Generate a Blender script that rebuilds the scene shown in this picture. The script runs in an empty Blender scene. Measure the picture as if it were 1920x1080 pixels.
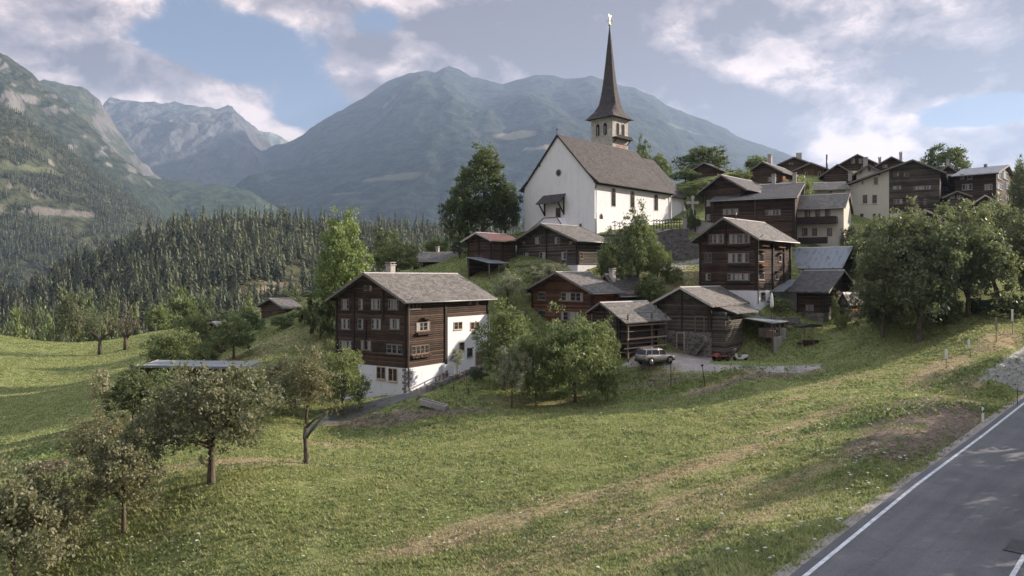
import bpy, bmesh, math, random
import numpy as np
from mathutils import Vector, Matrix
random.seed(7); rng = np.random.default_rng(7)
SC = bpy.context.scene; COL = SC.collection
R = math.radians
F, CX, HY = 1366.0, 960.0, 520.0      # focal length in photo pixels, image centre, horizon row (1920x1080 photo)

# ---------------------------------------------------------------- camera
cam = bpy.data.cameras.new('camera'); cam_o = bpy.data.objects.new('camera', cam); COL.objects.link(cam_o)
cam_o.rotation_euler = (R(90), 0, 0); cam.sensor_width = 36; cam.lens = 36*F/1920
cam.shift_y = -(540-HY)/1920; cam.clip_start = .5; cam.clip_end = 60000
SC.camera = cam_o
SC.view_settings.view_transform = 'Standard'; SC.view_settings.look = 'None'
SC.view_settings.exposure = 1.2; SC.view_settings.gamma = 1.0
SC.cycles.max_bounces = 5; SC.cycles.diffuse_bounces = 2; SC.cycles.glossy_bounces = 2
SC.cycles.transmission_bounces = 3; SC.cycles.transparent_max_bounces = 6; SC.cycles.volume_bounces = 1
SC.cycles.use_adaptive_sampling = True; SC.cycles.adaptive_threshold = .02

# ---------------------------------------------------------------- sun and sky
SUN_EL, SUN_AZ = R(23), R(20)          # azimuth measured from +X (image right) towards +Y (into the picture)
sdir = Vector((math.cos(SUN_AZ)*math.cos(SUN_EL), math.sin(SUN_AZ)*math.cos(SUN_EL), math.sin(SUN_EL)))
sl = bpy.data.lights.new('sun', 'SUN'); sl.energy = 5.0; sl.angle = R(.6); sl.color = (1.0, .87, .74)
so = bpy.data.objects.new('sun', sl); COL.objects.link(so)
so.rotation_euler = (-sdir).to_track_quat('-Z', 'Y').to_euler()

class NT:
    """tiny helper for writing node trees"""
    def __init__(s, tree): s.t = tree; s.n = tree.nodes; s.l = tree.links
    def put(s, sock, v):
        if isinstance(v, bpy.types.NodeSocket): s.l.new(v, sock)
        elif isinstance(v, bpy.types.Node): s.l.new(v.outputs[0], sock)
        elif v is not None:
            if hasattr(sock.default_value, '__len__'):
                k = len(sock.default_value); v = tuple(v) if hasattr(v, '__len__') else (v,)*3
                sock.default_value = (tuple(v)+(1,))[:k]
            else: sock.default_value = v
    def node(s, typ, ins=None, **kw):
        nd = s.n.new(typ)
        for k, v in kw.items(): setattr(nd, k, v)
        for k, v in (ins or {}).items(): s.put(nd.inputs[k], v)
        return nd
    def math(s, op, a, b=None, clamp=False):
        nd = s.n.new('ShaderNodeMath'); nd.operation = op; nd.use_clamp = clamp
        s.put(nd.inputs[0], a)
        if b is not None: s.put(nd.inputs[1], b)
        return nd.outputs[0]
    def mix(s, f, a, b, typ='MIX'):
        nd = s.n.new('ShaderNodeMix'); nd.data_type = 'RGBA'; nd.blend_type = typ
        s.put(nd.inputs[0], f); s.put(nd.inputs[6], a); s.put(nd.inputs[7], b); return nd.outputs[2]
    def ramp(s, v, lo, hi, a=0., b=1., smooth=True):
        nd = s.n.new('ShaderNodeMapRange'); nd.interpolation_type = 'SMOOTHSTEP' if smooth else 'LINEAR'
        s.put(nd.inputs[0], v); nd.inputs[1].default_value = lo; nd.inputs[2].default_value = hi
        nd.inputs[3].default_value = a; nd.inputs[4].default_value = b; return nd.outputs[0]
    def noise(s, vec, scale, detail=4, rough=.55, dist=0., out=0):
        nd = s.n.new('ShaderNodeTexNoise'); s.put(nd.inputs['Vector'], vec)
        nd.inputs['Scale'].default_value = scale; nd.inputs['Detail'].default_value = detail
        nd.inputs['Roughness'].default_value = rough; nd.inputs['Distortion'].default_value = dist
        return nd.outputs[out]
    def vmath(s, op, a, b=None, out=0):
        nd = s.n.new('ShaderNodeVectorMath'); nd.operation = op; s.put(nd.inputs[0], a)
        if b is not None: s.put(nd.inputs[1], b)
        return nd.outputs[out]
    def scale(s, v, k):
        return s.vmath('MULTIPLY', v, k if hasattr(k, '__len__') else (k, k, k))

def pdir(px, py):
    return Vector(((px-CX)/F, 1, (HY-py)/F)).normalized()

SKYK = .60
world = bpy.data.worlds.new('World'); SC.world = world; world.use_nodes = True
world.cycles.sampling_method = 'MANUAL'; world.cycles.sample_map_resolution = 512
w = NT(world.node_tree); w.n.clear()
sky = w.node('ShaderNodeTexSky', sky_type='NISHITA', sun_disc=False, sun_elevation=SUN_EL)
sky.sun_rotation = math.pi/2 - SUN_AZ; sky.altitude = 1200; sky.air_density = 1.0; sky.dust_density = .6; sky.ozone_density = 2.0
geo = w.node('ShaderNodeTexCoord'); D = geo.outputs['Generated']
# clouds: density field on the view direction, flattened like a cloud layer
Dn = w.scale(D, (1.05, 1.05, 1.7))
warp = w.vmath('ADD', Dn, w.scale(w.vmath('SUBTRACT', w.noise(Dn, 4.0, 4, .55, 0, 1), (.5, .5, .5)), .11))
n1 = w.noise(warp, 5.2, 12, .60)
n2 = w.noise(w.vmath('ADD', warp, (.03, .015, .05)), 5.2, 12, .60)    # the same field a step towards the sun
n4 = w.noise(w.vmath('ADD', warp, (3, 7, 1)), 13, 9, .62)
n5 = w.noise(w.vmath('ADD', Dn, (9, 2, 4)), 5.5, 6, .55)
def blob(px, py, wx, wy, amp):
    """a soft patch of the sky round one direction"""
    d = pdir(px, py); v = w.vmath('SUBTRACT', D, tuple(d))
    q = w.vmath('LENGTH', w.scale(v, (F/wx, F/wx, F/wy)), out=1)
    return w.math('MULTIPLY', w.ramp(q, 0, 1.0, 1, 0), amp)
cov = w.math('ADD', w.math('MULTIPLY', n1, 1.1), .15)
for b in [(490, 110, 230, 120, -.42), (400, 30, 110, 60, -.10), (590, 225, 180, 60, -.36), (720, 40, 100, 55, -.30), (420, 130, 90, 60, -.12), (280, 75, 90, 40, -.12),
          (1850, 210, 170, 36, -.62), (1750, 235, 160, 30, -.16), (1690, 170, 90, 22, -.12), (330, 175, 250, 85, .40), (520, 245, 90, 40, .14), (60, 60, 260, 160, .16), (60, 150, 190, 70, .2),
          (690, 120, 170, 55, .22), (1000, 90, 420, 170, .30), (1450, 110, 450, 220, .42), (1750, 20, 420, 130, .3), (1650, 260, 300, 60, .3), (860, 30, 120, 60, .2), (560, 12, 120, 26, .16), (200, 130, 200, 60, .1), (1500, 270, 300, 50, .2)]:
    cov = w.math('ADD', cov, blob(*b))
mask = w.ramp(cov, .50, .66)
mask = w.math('MULTIPLY', mask, w.ramp(w.node('ShaderNodeSeparateXYZ', {0: D}).outputs[2], -.02, .03))
thick = w.ramp(cov, .60, 1.0)
lit = w.math('ADD', w.ramp(w.math('SUBTRACT', n1, n2), -.10, .11, 0, 1, False), w.math('MULTIPLY', w.math('SUBTRACT', n4, .5), 1.2))
lb = w.math('SUBTRACT', w.math('ADD', lit, w.math('MULTIPLY', w.math('SUBTRACT', n5, .5), 1.1)), w.math('MULTIPLY', thick, .28))
for b in [(1130, 120, 260, 70, -.75), (850, 70, 110, 60, -.55), (1000, 60, 250, 90, -.35), (650, 120, 130, 40, .45), (320, 190, 230, 60, .55), (380, 140, 160, 50, .3), (90, 150, 160, 60, .1), (1720, 130, 280, 110, .25),
          (1250, 55, 110, 60, .35), (930, 50, 40, 30, .5), (60, 50, 200, 60, .25), (1640, 265, 260, 50, .35), (200, 150, 150, 40, -.12), (520, 250, 80, 25, .2), (1450, 200, 200, 60, -.1)]:
    lb = w.math('ADD', lb, blob(*b))
lb = w.math('ADD', lb, 0, True)
ccol = w.mix(w.ramp(lb, 0, .5, 0, 1, False), (.15, .13, .15), (.38, .315, .32))
ccol = w.mix(w.ramp(lb, .5, 1.0, 0, 1, False), ccol, (.86, .69, .63))
skyc = w.scale(sky.outputs[0], .060)
skyc = w.mix(.6, skyc, (.145, .20, .305))                      # air over the valley
el = w.node('ShaderNodeSeparateXYZ', {0: D}).outputs[2]
skyc = w.mix(w.ramp(el, .02, .30, .35, 0), skyc, (.33, .37, .44))
ccol = w.mix(w.ramp(el, .40, .8), ccol, (.84, .92, 1.06))                            # overhead sky out of view, brightened as added fill for the shadows
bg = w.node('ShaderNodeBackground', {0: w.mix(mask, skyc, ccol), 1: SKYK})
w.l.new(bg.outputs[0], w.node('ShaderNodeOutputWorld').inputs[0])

# ---------------------------------------------------------------- helpers: tags, meshes
def tag(o, label=None, cat=None, group=None, kind=None):
    if label: o['label'] = label
    if cat: o['category'] = cat
    if group: o['group'] = group
    if kind: o['kind'] = kind
    return o
def empty(name, loc, rz=0, **kw):
    o = bpy.data.objects.new(name, None); o.location = loc; o.rotation_euler = (0, 0, rz); o.empty_display_size = .3
    COL.objects.link(o); return tag(o, **kw)
def link(name, me, mat, parent=None, loc=None):
    o = bpy.data.objects.new(name, me); COL.objects.link(o)
    if mat is not None and not me.materials: me.materials.append(mat)
    if parent is not None: o.parent = parent
    if loc is not None: o.location = loc
    return o
def np_mesh(name, v, f, smooth=False):
    """mesh from numpy arrays; f is (n,3) or (n,4)"""
    me = bpy.data.meshes.new(name); v = np.asarray(v, dtype=np.float32); f = np.asarray(f, dtype=np.int32)
    me.vertices.add(len(v)); me.vertices.foreach_set('co', v.ravel())
    k = f.shape[1]; me.loops.add(f.size); me.loops.foreach_set('vertex_index', f.ravel())
    me.polygons.add(len(f)); me.polygons.foreach_set('loop_start', np.arange(0, f.size, k, dtype=np.int32))
    me.polygons.foreach_set('use_smooth', np.full(len(f), smooth)); me.update(calc_edges=True)
    return me
class MB:
    def __init__(s): s.v = []; s.f = []; s.sm = []
    def add(s, vs, fs, sm=False):
        b = len(s.v); s.v += [tuple(q) for q in vs]; s.f += [tuple(i+b for i in q) for q in fs]; s.sm += [sm]*len(fs); return s
    def box(s, x0, x1, y0, y1, z0, z1, M=None):
        if x0 > x1: x0, x1 = x1, x0
        if y0 > y1: y0, y1 = y1, y0
        vs = [Vector((x, y, z)) for z in (z0, z1) for x, y in ((x0, y0), (x1, y0), (x1, y1), (x0, y1))]
        if M: vs = [M @ q for q in vs]
        return s.add(vs, [(3, 2, 1, 0), (4, 5, 6, 7), (0, 1, 5, 4), (1, 2, 6, 5), (2, 3, 7, 6), (3, 0, 4, 7)])
    def prism(s, poly, axis, a, b):
        """extrude a 2D polygon along x or y; poly is (other horizontal, z)"""
        n = len(poly)
        mk = (lambda c, q: (c, q[0], q[1])) if axis == 'x' else (lambda c, q: (q[0], c, q[1])) if axis == 'y' else (lambda c, q: (q[0], q[1], c))
        vs = [mk(a, q) for q in poly]+[mk(b, q) for q in poly]
        return s.add(vs, [tuple(range(n)), tuple(range(2*n-1, n-1, -1))]+[(i, (i+1) % n, n+(i+1) % n, n+i) for i in range(n)])
    def bar(s, p, q, wd, th=None, up=(0, 0, 1)):
        p, q = Vector(p), Vector(q); d = (q-p); L = d.length; d.normalize(); th = th or wd
        u = Vector(up)
        if abs(d.dot(u)) > .95: u = Vector((0, 1, 0))
        a = d.cross(u).normalized(); b = a.cross(d)
        vs = [c+a*sx*wd/2+b*sy*th/2 for c in (p, q) for sx, sy in ((-1, -1), (1, -1), (1, 1), (-1, 1))]
        return s.add(vs, [(0, 1, 2, 3), (7, 6, 5, 4), (0, 4, 5, 1), (1, 5, 6, 2), (2, 6, 7, 3), (3, 7, 4, 0)])
    def tube(s, pts, rad, n=8, cap=True):
        pts = [Vector(p) for p in pts]; rad = rad if hasattr(rad, '__len__') else [rad]*len(pts); vs = []
        for i, p in enumerate(pts):
            d = (pts[min(i+1, len(pts)-1)]-pts[max(i-1, 0)]).normalized()
            u = Vector((0, 0, 1)) if abs(d.z) < .9 else Vector((1, 0, 0))
            a = d.cross(u).normalized(); b = a.cross(d)
            vs += [p+(a*math.cos(t)+b*math.sin(t))*rad[i] for t in [2*math.pi*k/n for k in range(n)]]
        fs = [(i*n+k, i*n+(k+1) % n, (i+1)*n+(k+1) % n, (i+1)*n+k) for i in range(len(pts)-1) for k in range(n)]
        if cap: fs += [tuple(range(n-1, -1, -1)), tuple(range((len(pts)-1)*n, len(pts)*n))]
        return s.add(vs, fs, True)
    def lathe(s, prof, n=16, c=(0, 0, 0), sm=True, rot=0):
        vs = [(c[0]+r*math.cos(2*math.pi*k/n+rot), c[1]+r*math.sin(2*math.pi*k/n+rot), c[2]+z) for r, z in prof for k in range(n)]
        m = len(prof)
        fs = [(i*n+k, i*n+(k+1) % n, (i+1)*n+(k+1) % n, (i+1)*n+k) for i in range(m-1) for k in range(n)]
        fs += [tuple(range(n-1, -1, -1)), tuple(range((m-1)*n, m*n))]
        return s.add(vs, fs, sm)
    def build(s, name, mat, parent=None, bevel=0, loc=None):
        me = bpy.data.meshes.new(name); me.from_pydata(s.v, [], s.f); me.polygons.foreach_set('use_smooth', s.sm)
        bm = bmesh.new(); bm.from_mesh(me); bmesh.ops.recalc_face_normals(bm, faces=bm.faces)
        if bevel: bmesh.ops.bevel(bm, geom=[e for e in bm.edges], offset=bevel, segments=1, affect='EDGES')
        bm.to_mesh(me); bm.free()
        return link(name, me, mat, parent, loc)
# value noise on arrays
_tab = np.random.default_rng(3).random((256, 256))
def vnoise(x, y):
    xi = np.floor(x).astype(int); yi = np.floor(y).astype(int); fx = x-xi; fy = y-yi
    fx = fx*fx*(3-2*fx); fy = fy*fy*(3-2*fy); a = _tab[xi & 255, yi & 255]; b = _tab[(xi+1) & 255, yi & 255]
    c = _tab[xi & 255, (yi+1) & 255]; d = _tab[(xi+1) & 255, (yi+1) & 255]
    return (a*(1-fx)+b*fx)*(1-fy)+(c*(1-fx)+d*fx)*fy
def fbm(x, y, o=5, ridged=False):
    s = 0; a = .5; t = 0
    for i in range(o):
        v = vnoise(x*2**i+17.3*i, y*2**i+9.1*i); v = 1-abs(2*v-1) if ridged else v
        s = s+a*v; t += a; a *= .5
    return s/t
# ---------------------------------------------------------------- materials
MATS = {}
def mat(name, fn):
    if name in MATS: return MATS[name]
    m = bpy.data.materials.new(name); m.use_nodes = True; t = NT(m.node_tree); t.n.clear()
    out = t.node('ShaderNodeOutputMaterial'); b = fn(t)
    t.l.new(b.outputs[0], out.inputs[0]); MATS[name] = m; return m
def pbsdf(t, col, rough=.8, bump=None, bstr=.5, bdist=.05, metal=0, spec=.3, **kw):
    b = t.node('ShaderNodeBsdfPrincipled', {'Base Color': col, 'Roughness': rough, 'Metallic': metal, 'Specular IOR Level': spec})
    if bump is not None: t.l.new(t.node('ShaderNodeBump', {'Strength': bstr, 'Distance': bdist, 'Height': bump}).outputs[0], b.inputs['Normal'])
    for k, v in kw.items(): t.put(b.inputs[k], v)
    return b
def plain(name, col, rough=.7, metal=0, var=.15, scale=6, spec=.3):
    def fn(t):
        p = t.node('ShaderNodeTexCoord').outputs['Object']; n = t.noise(p, scale, 5)
        c = t.mix(t.ramp(n, .3, .7), tuple(x*(1-var) for x in col), tuple(min(1, x*(1+var)) for x in col))
        return pbsdf(t, c, rough, n, .2, .01, metal, spec)
    return mat(name, fn)
def logwood(name, dk, lt, h=.22, plank='z'):
    """old larch logs: courses with dark seams, grain, weathering"""
    def fn(t):
        p = t.node('ShaderNodeTexCoord').outputs['Object']; s = t.node('ShaderNodeSeparateXYZ', {0: p})
        if plank == 'z':
            k = t.math('DIVIDE', t.math('ADD', s.outputs[2], t.math('MULTIPLY', t.noise(p, .35, 2), .25)), h); g = (1.1, 1.1, 9)
        else:
            k = t.math('DIVIDE', t.math('ADD', s.outputs[0], s.outputs[1]), h); g = (9, 9, 1)
        fr = t.math('FRACT', k); fl = t.math('FLOOR', k)
        w_ = t.node('ShaderNodeTexWhiteNoise', {'W': fl}, noise_dimensions='1D').outputs[0]
        seam = t.ramp(t.math('ABSOLUTE', t.math('SUBTRACT', fr, .5)), .36, .49, 0, 1)
        gr = t.noise(t.scale(p, g), 1.6, 6, .65); wx = t.noise(p, .45, 5, .7)
        f = t.math('ADD', t.math('MULTIPLY', w_, .38), t.math('ADD', t.math('MULTIPLY', gr, .42), t.math('MULTIPLY', wx, .6)))
        c = t.mix(t.ramp(f, .42, 1.0), dk, lt)
        c = t.mix(t.math('MULTIPLY', seam, .75), c, tuple(x*.35 for x in dk))
        rnd = t.math('SUBTRACT', 1, t.math('POWER', t.math('ABSOLUTE', t.math('SUBTRACT', t.math('MULTIPLY', fr, 2), 1)), 3))
        return pbsdf(t, c, .85, t.math('ADD', rnd, t.math('MULTIPLY', gr, .35)), .9, .05, 0, .15)
    return mat(name, fn)
def shingle(name, a, b, row=.28, rough=.8):
    """stone slabs and shingles in courses across the roof slope"""
    def fn(t):
        p = t.node('ShaderNodeUVMap').outputs[0]; s = t.node('ShaderNodeSeparateXYZ', {0: p})
        br = t.node('ShaderNodeTexBrick', {'Vector': p, 'Scale': 1.0, 'Mortar Size': .025, 'Brick Width': .42, 'Row Height': row, 'Mortar Smooth': .4, 'Bias': 0.})
        br.inputs['Color1'].default_value = (0, 0, 0, 1); br.inputs['Color2'].default_value = (1, 1, 1, 1); br.inputs['Mortar'].default_value = (.5, .5, .5, 1)
        f = t.math('ADD', t.math('MULTIPLY', br.outputs[0], .38), t.math('ADD', t.math('MULTIPLY', t.noise(p, .6, 5, .6), .55), t.math('MULTIPLY', t.noise(p, 6, 3, .6), .35)))
        c = t.mix(t.ramp(f, .25, 1.0), a, b)
        lich = t.ramp(t.noise(t.vmath('ADD', p, (7, 3, 0)), 1.8, 6, .7), .56, .72)
        c = t.mix(t.math('MULTIPLY', lich, .35), c, (.20, .19, .13))
        c = t.mix(t.math('MULTIPLY', br.outputs[1], .7), c, tuple(x*.35 for x in a))
        stp = t.math('FRACT', t.math('DIVIDE', s.outputs[1], row))
        return pbsdf(t, c, rough, t.math('ADD', t.math('MULTIPLY', stp, -1), t.math('MULTIPLY', br.outputs[0], .5)), .8, .04, 0, .25)
    return mat(name, fn)
def plaster(name, col, dirt=.25):
    def fn(t):
        p = t.node('ShaderNodeTexCoord').outputs['Object']
        st = t.noise(t.scale(p, (1, 1, .25)), 1.4, 6, .65); n = t.noise(p, 9, 4)
        c = t.mix(t.math('MULTIPLY', t.ramp(st, .45, .75), dirt), col, tuple(x*y for x, y in zip(col, (.62, .58, .55))))
        c = t.mix(t.math('MULTIPLY', t.ramp(t.noise(p, .5, 5, .7), .5, .7), dirt*.6), c, tuple(x*.75 for x in col))
        return pbsdf(t, c, .9, n, .25, .02, 0, .1)
    return mat(name, fn)
def masonry(name, a, b, sc=1.0, mortar=(.22, .21, .2)):
    def fn(t):
        p = t.scale(t.node('ShaderNodeTexCoord').outputs['Object'], (1, 1, 1.7))
        p = t.vmath('ADD', p, t.scale(t.noise(p, 2.5, 2, .5, 0, 1), .25))
        v = t.node('ShaderNodeTexVoronoi', {'Vector': p, 'Scale': 2.2*sc}); e = t.node('ShaderNodeTexVoronoi', {'Vector': p, 'Scale': 2.2*sc}, feature='DISTANCE_TO_EDGE')
        c = t.mix(t.node('ShaderNodeSeparateColor', {0: v.outputs['Color']}).outputs[0], a, b)
        c = t.mix(t.ramp(t.noise(p, .8, 5, .6), .4, .75, 0, .5), c, tuple(x*.45 for x in a))
        m = t.ramp(e.outputs[0], .02, .09, 1, 0)
        return pbsdf(t, t.mix(m, c, mortar), .92, t.math('SUBTRACT', 1, m), .7, .04, 0, .1)
    return mat(name, fn)
WOOD = logwood('old_larch', (0.031, 0.022, 0.017), (0.117, 0.076, 0.054))
WOODG = logwood('grey_larch', (0.040, 0.035, 0.030), (0.148, 0.128, 0.105))
WOODR = logwood('red_larch', (0.055, 0.030, 0.020), (0.203, 0.102, 0.063))
WOODO = logwood('orange_larch', (.10, .036, .012), (.30, .11, .035))
WOODB = logwood('brown_boards', (.10, .055, .032), (.19, .11, .065), .16, 'v')
DARKW = plain('dark_beam', (.035, .024, .018), .85, var=.3)
BEAM = plain('weathered_beam', (.13, .10, .08), .85, var=.3)
TRIM = plain('grey_verge_board', (0.176, 0.156, 0.140), .7, var=.2)
PALEW = plain('pale_timber', (.32, .23, .17), .75, var=.2)
STONECAP = plain('pale_ridge_stone', (.42, .38, .36), .7, var=.2)
ROOF = shingle('stone_roof', (0.070, 0.062, 0.057), (0.204, 0.184, 0.167))
ROOFD = shingle('dark_roof', (0.047, 0.043, 0.043), (0.128, 0.116, 0.114))
ROOFC = shingle('church_roof', (0.033, 0.027, 0.026), (0.102, 0.085, 0.082), .22)
ROOFR = shingle('red_roof', (.10, .048, .042), (.17, .085, .075), .3, .6)
def metalroof(t):
    p = t.node('ShaderNodeUVMap').outputs[0]; s = t.node('ShaderNodeSeparateXYZ', {0: p})
    rust = t.ramp(t.noise(t.scale(p, (1, .35, 1)), 1.3, 6, .65), .50, .66); st = t.math('FRACT', t.math('DIVIDE', s.outputs[0], .8))
    rib = t.ramp(t.math('ABSOLUTE', t.math('SUBTRACT', st, .5)), .44, .49)
    c = t.mix(rust, (.17, .18, .20), (.10, .07, .055)); c = t.mix(t.math('MULTIPLY', rib, .6), c, (.10, .10, .11))
    return pbsdf(t, c, .45, rib, .6, .03, .35, .4)
METAL = mat('zinc_roof', metalroof)
GREYSHEET = plain('grey_sheet', (.20, .215, .225), .5, .3, .15, 1.5)
WHITE = plaster('white_lime_plaster', (0.680, 0.677, 0.701))
CHURCHW = plaster('church_plaster', (0.800, 0.790, 0.800), .3)
CREAM = plaster('cream_plaster', (0.540, 0.508, 0.441))
GREYP = plaster('grey_render', (.36, .34, .33), .6)
STONE = masonry('rubble_stone', (.10, .088, .078), (.26, .235, .21), 1.1)
STONEW = masonry('tower_stone', (.36, .335, .30), (.60, .56, .50), .9, (.50, .47, .43))
WALLST = masonry('churchyard_wall_stone', (.085, .078, .076), (.20, .185, .178), .8, (.16, .15, .145))
QUOIN = plain('quoin_stone', (.17, .16, .15), .9)
SANDST = plain('pale_sandstone', (.46, .36, .28), .85)
CHIM = plaster('chimney_render', (.42, .38, .35), .6)
METALP = plain('dark_pipe', (.09, .085, .08), .4, .6)
GUTM = plain('grey_gutter', (.30, .285, .275), .45, .4)
def glassm(t):
    p = t.node('ShaderNodeTexCoord').outputs['Object']
    return pbsdf(t, t.mix(t.ramp(t.noise(p, 2.5, 2), .35, .65), (.012, .014, .016), (.05, .055, .06)), .08, t.noise(p, 1.5, 2), .15, .02, 0, .5)
GLASS = mat('window_glass', glassm)
CURT = plain('white_curtain', (.30, .29, .28), .9, var=.2, scale=12)
SASH = plain('white_sash', (0.295, 0.287, 0.279), .6, var=.05)
SASHD = plain('wooden_casing', (.20, .12, .075), .7, var=.15)
SASHG = plain('grey_casing', (.14, .115, .095), .8, var=.2)
CLOTHW = plain('white_cloth', (.70, .69, .68), .9)
RED = plain('red_flowers', (.26, .085, .075), .7, var=.5, scale=30)
IRON = plain('wrought_iron', (.018, .018, .02), .5, .7)
GOLD = plain('gilded_metal', (.62, .45, .2), .38, .8, .05)
def emat(name, dk, lt, trans=.35, hue=None):
    def fn(t):
        g = t.node('ShaderNodeNewGeometry'); oi = t.node('ShaderNodeObjectInfo')
        f = t.math('ADD', t.math('MULTIPLY', g.outputs['Random Per Island'], .8), t.math('MULTIPLY', oi.outputs['Random'], .2))
        c = t.mix(f, dk, lt)
        big_ = t.noise(t.node('ShaderNodeNewGeometry').outputs['Position'], .09, 3, .6)
        c = t.mix(t.ramp(big_, .42, .62, 0, .45), c, tuple(x*y for x, y in zip(lt, (1.25, 1.05, .9))))
        if hue: c = t.mix(t.ramp(t.noise(t.node('ShaderNodeTexCoord').outputs['Object'], 1.1, 3), .5, .7, 0, .6), c, hue)
        d = pbsdf(t, c, .55, spec=.25); tr = t.node('ShaderNodeBsdfTranslucent', {0: t.mix(.55, c, (.22, .28, .07))})
        return t.node('ShaderNodeMixShader', {0: trans, 1: d.outputs[0], 2: tr.outputs[0]})
    return mat(name, fn)
LEAF = {
 'green': emat('green_leaves', (0.061, 0.092, 0.039), (0.215, 0.265, 0.120)),
 'dark': emat('dark_green_leaves', (0.034, 0.054, 0.027), (0.123, 0.156, 0.080)),
 'apple': emat('apple_leaves', (0.077, 0.088, 0.055), (0.230, 0.224, 0.139), .3, (0.253, 0.221, 0.142)),
 'light': emat('light_green_leaves', (0.093, 0.144, 0.049), (0.279, 0.355, 0.134)),
 'grey': emat('grey_green_leaves', (0.140, 0.154, 0.103), (0.393, 0.393, 0.278)),
 'walnut': emat('walnut_leaves', (0.059, 0.076, 0.044), (0.187, 0.211, 0.127)),
 'dry': emat('dry_brown_twigs', (0.095, 0.076, 0.057), (0.254, 0.203, 0.153), .15),
}
NEEDLE = emat('spruce_needles', (.030, .040, .025), (.105, .118, .070), .12)
NEEDLEF = emat('distant_spruce_needles', (.028, .036, .025), (.080, .092, .058), .1)
def barkf(t):
    p = t.node('ShaderNodeTexCoord').outputs['Object']; n = t.noise(t.scale(p, (1, 1, .3)), 9, 5, .7)
    return pbsdf(t, t.mix(t.ramp(n, .35, .65), (.045, .036, .028), (.17, .14, .11)), .9, n, .8, .03, 0, .1)
BARK = mat('bark', barkf)

BOARD = plain('white_board', (.75, .74, .73), .5, var=.04)
# ---------------------------------------------------------------- near terrain: a thin-plate surface through surveyed points
ROADW = 5.6
RP = np.array([(-28., -13.), (-9., 6.5), (10.3, 26.), (20., 36.2), (29.7, 46.), (38.6, 55.), (52., 68.5), (70., 86.), (95., 110.)])
RZ = np.array([-12.6, -11.6, -10.7, -10.3, -9.92, -9.46, -8.7, -7.6, -6.])        # left white line of the road
def rdist(X, Y):
    """signed distance right of the road's left line, and the road height there"""
    best = np.full(X.shape, 1e9); sd = np.full(X.shape, 1e9); zz = np.zeros(X.shape)
    for i in range(len(RP)-1):
        a, b = RP[i], RP[i+1]; d = b-a; L = np.hypot(*d); u = d/L
        t = np.clip(((X-a[0])*u[0]+(Y-a[1])*u[1]), 0, L); cx = a[0]+t*u[0]; cy = a[1]+t*u[1]
        dist = np.hypot(X-cx, Y-cy); s = np.where((X-a[0])*u[1]-(Y-a[1])*u[0] > 0, 1, -1)
        m = dist < best; best = np.where(m, dist, best); sd = np.where(m, dist*s, sd); zz = np.where(m, RZ[i]+(RZ[i+1]-RZ[i])*t/L, zz)
    return sd, zz
CPP = [  # photo column, photo row, distance (m) -> ground height there
 (960,1080,33),(600,1080,35),(200,1080,37),(0,1080,38),(1300,1080,28.5),(1500,900,39),(1640,830,43),(960,900,45),(1300,900,42),(1600,810,50),
 (1720,752,54),(1700,800,47),(1880,700,60),(1900,745,55),(1905,660,70),(1800,650,72),(1500,712,71),(1700,680,72),(1720,640,80),(1640,600,88),(1898,624,75),
 (1775,690,65),(1820,670,68),(1868,640,72),(395,905,44),(235,1018,39),(575,868,50),(0,900,50),(300,862,52),(100,870,53),(700,830,60),(960,790,62),
 (1200,765,66),(1350,742,69),(1230,741,73.5),(1000,760,70),(762,737,75),(650,744,81),(885,692,84),(620,792,66),(840,715,76),(810,765,67),(720,745,72),(1350,722,72.5),
 (1225,684,78),(1170,680,79),(1290,664,84),(1400,690,74),(1400,660,86),(1520,690,74),(1450,642,88),(1520,632,88),(1540,604,94),(1600,592,96),(1440,588,92),
 (1240,592,92),(1290,520,100),(1300,497,106),(1200,545,98),(1110,615,88),(1000,628,92),(950,560,96),(1050,512,100),(1114,436,116),(985,434,127),(1270,413,132),(900,470,118),
 (920,506,106),(820,500,120),(760,520,112),(650,600,96),(560,640,92),(480,700,80),(400,760,66),(500,600,118),(440,640,108),(300,700,95),(300,760,78),(100,720,120),
 (0,700,122),(50,820,75),(0,645,178),(140,645,168),(300,622,172),(400,605,165),(0,780,85),(190,666,150),(500,790,62),
 (1480,505,105),(1560,472,113),(1560,535,102),(1600,520,106),(1480,462,112),(1600,455,117),(1650,450,123),(1700,452,119),(1745,442,124),(1620,470,112),(1700,520,100),(1790,470,108),(1880,560,90),(1330,440,116),(1880,402,130),
 (1340,330,150),(1430,345,142),(1520,330,150),(1600,320,160),(1690,320,158),(1800,345,150),(1900,385,160),(2100,560,90),(2200,420,140),
]
cpt = [((a-CX)/F*y, y, (HY-b)/F*y) for a, b, y in CPP]
cpt += [(x, y, z) for x, y, z in [(-120,190,-30),(-60,215,-26),(0,230,-14),(60,220,8),(130,220,20),(200,200,22),(-150,120,-24),(-110,60,-20),(-60,20,-17),(-20,0,-14.5),
        (130,60,-3),(150,120,10),(60,-10,-11),(10,-30,-13),(90,20,-7),(-60,-40,-18),(180,-30,0),(-170,220,-42),(-40,300,-40),(60,310,-10),(160,300,8),(-200,320,-60)]]
for i in range(1, 7):
    dx, dy = RP[i]-RP[i-1]; L = math.hypot(dx, dy); nx, ny = dy/L, -dx/L
    cpt += [(RP[i][0]-nx*1.2, RP[i][1]-ny*1.2, RZ[i]-.05), (RP[i][0]+nx*(ROADW+1), RP[i][1]+ny*(ROADW+1), RZ[i]+.05), (RP[i][0]+nx*14, RP[i][1]+ny*14, RZ[i]+1.5)]
C = np.array(cpt); n = len(C)
def tps(r2): return np.where(r2 > 1e-9, .5*r2*np.log(np.maximum(r2, 1e-9)), 0)
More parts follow.
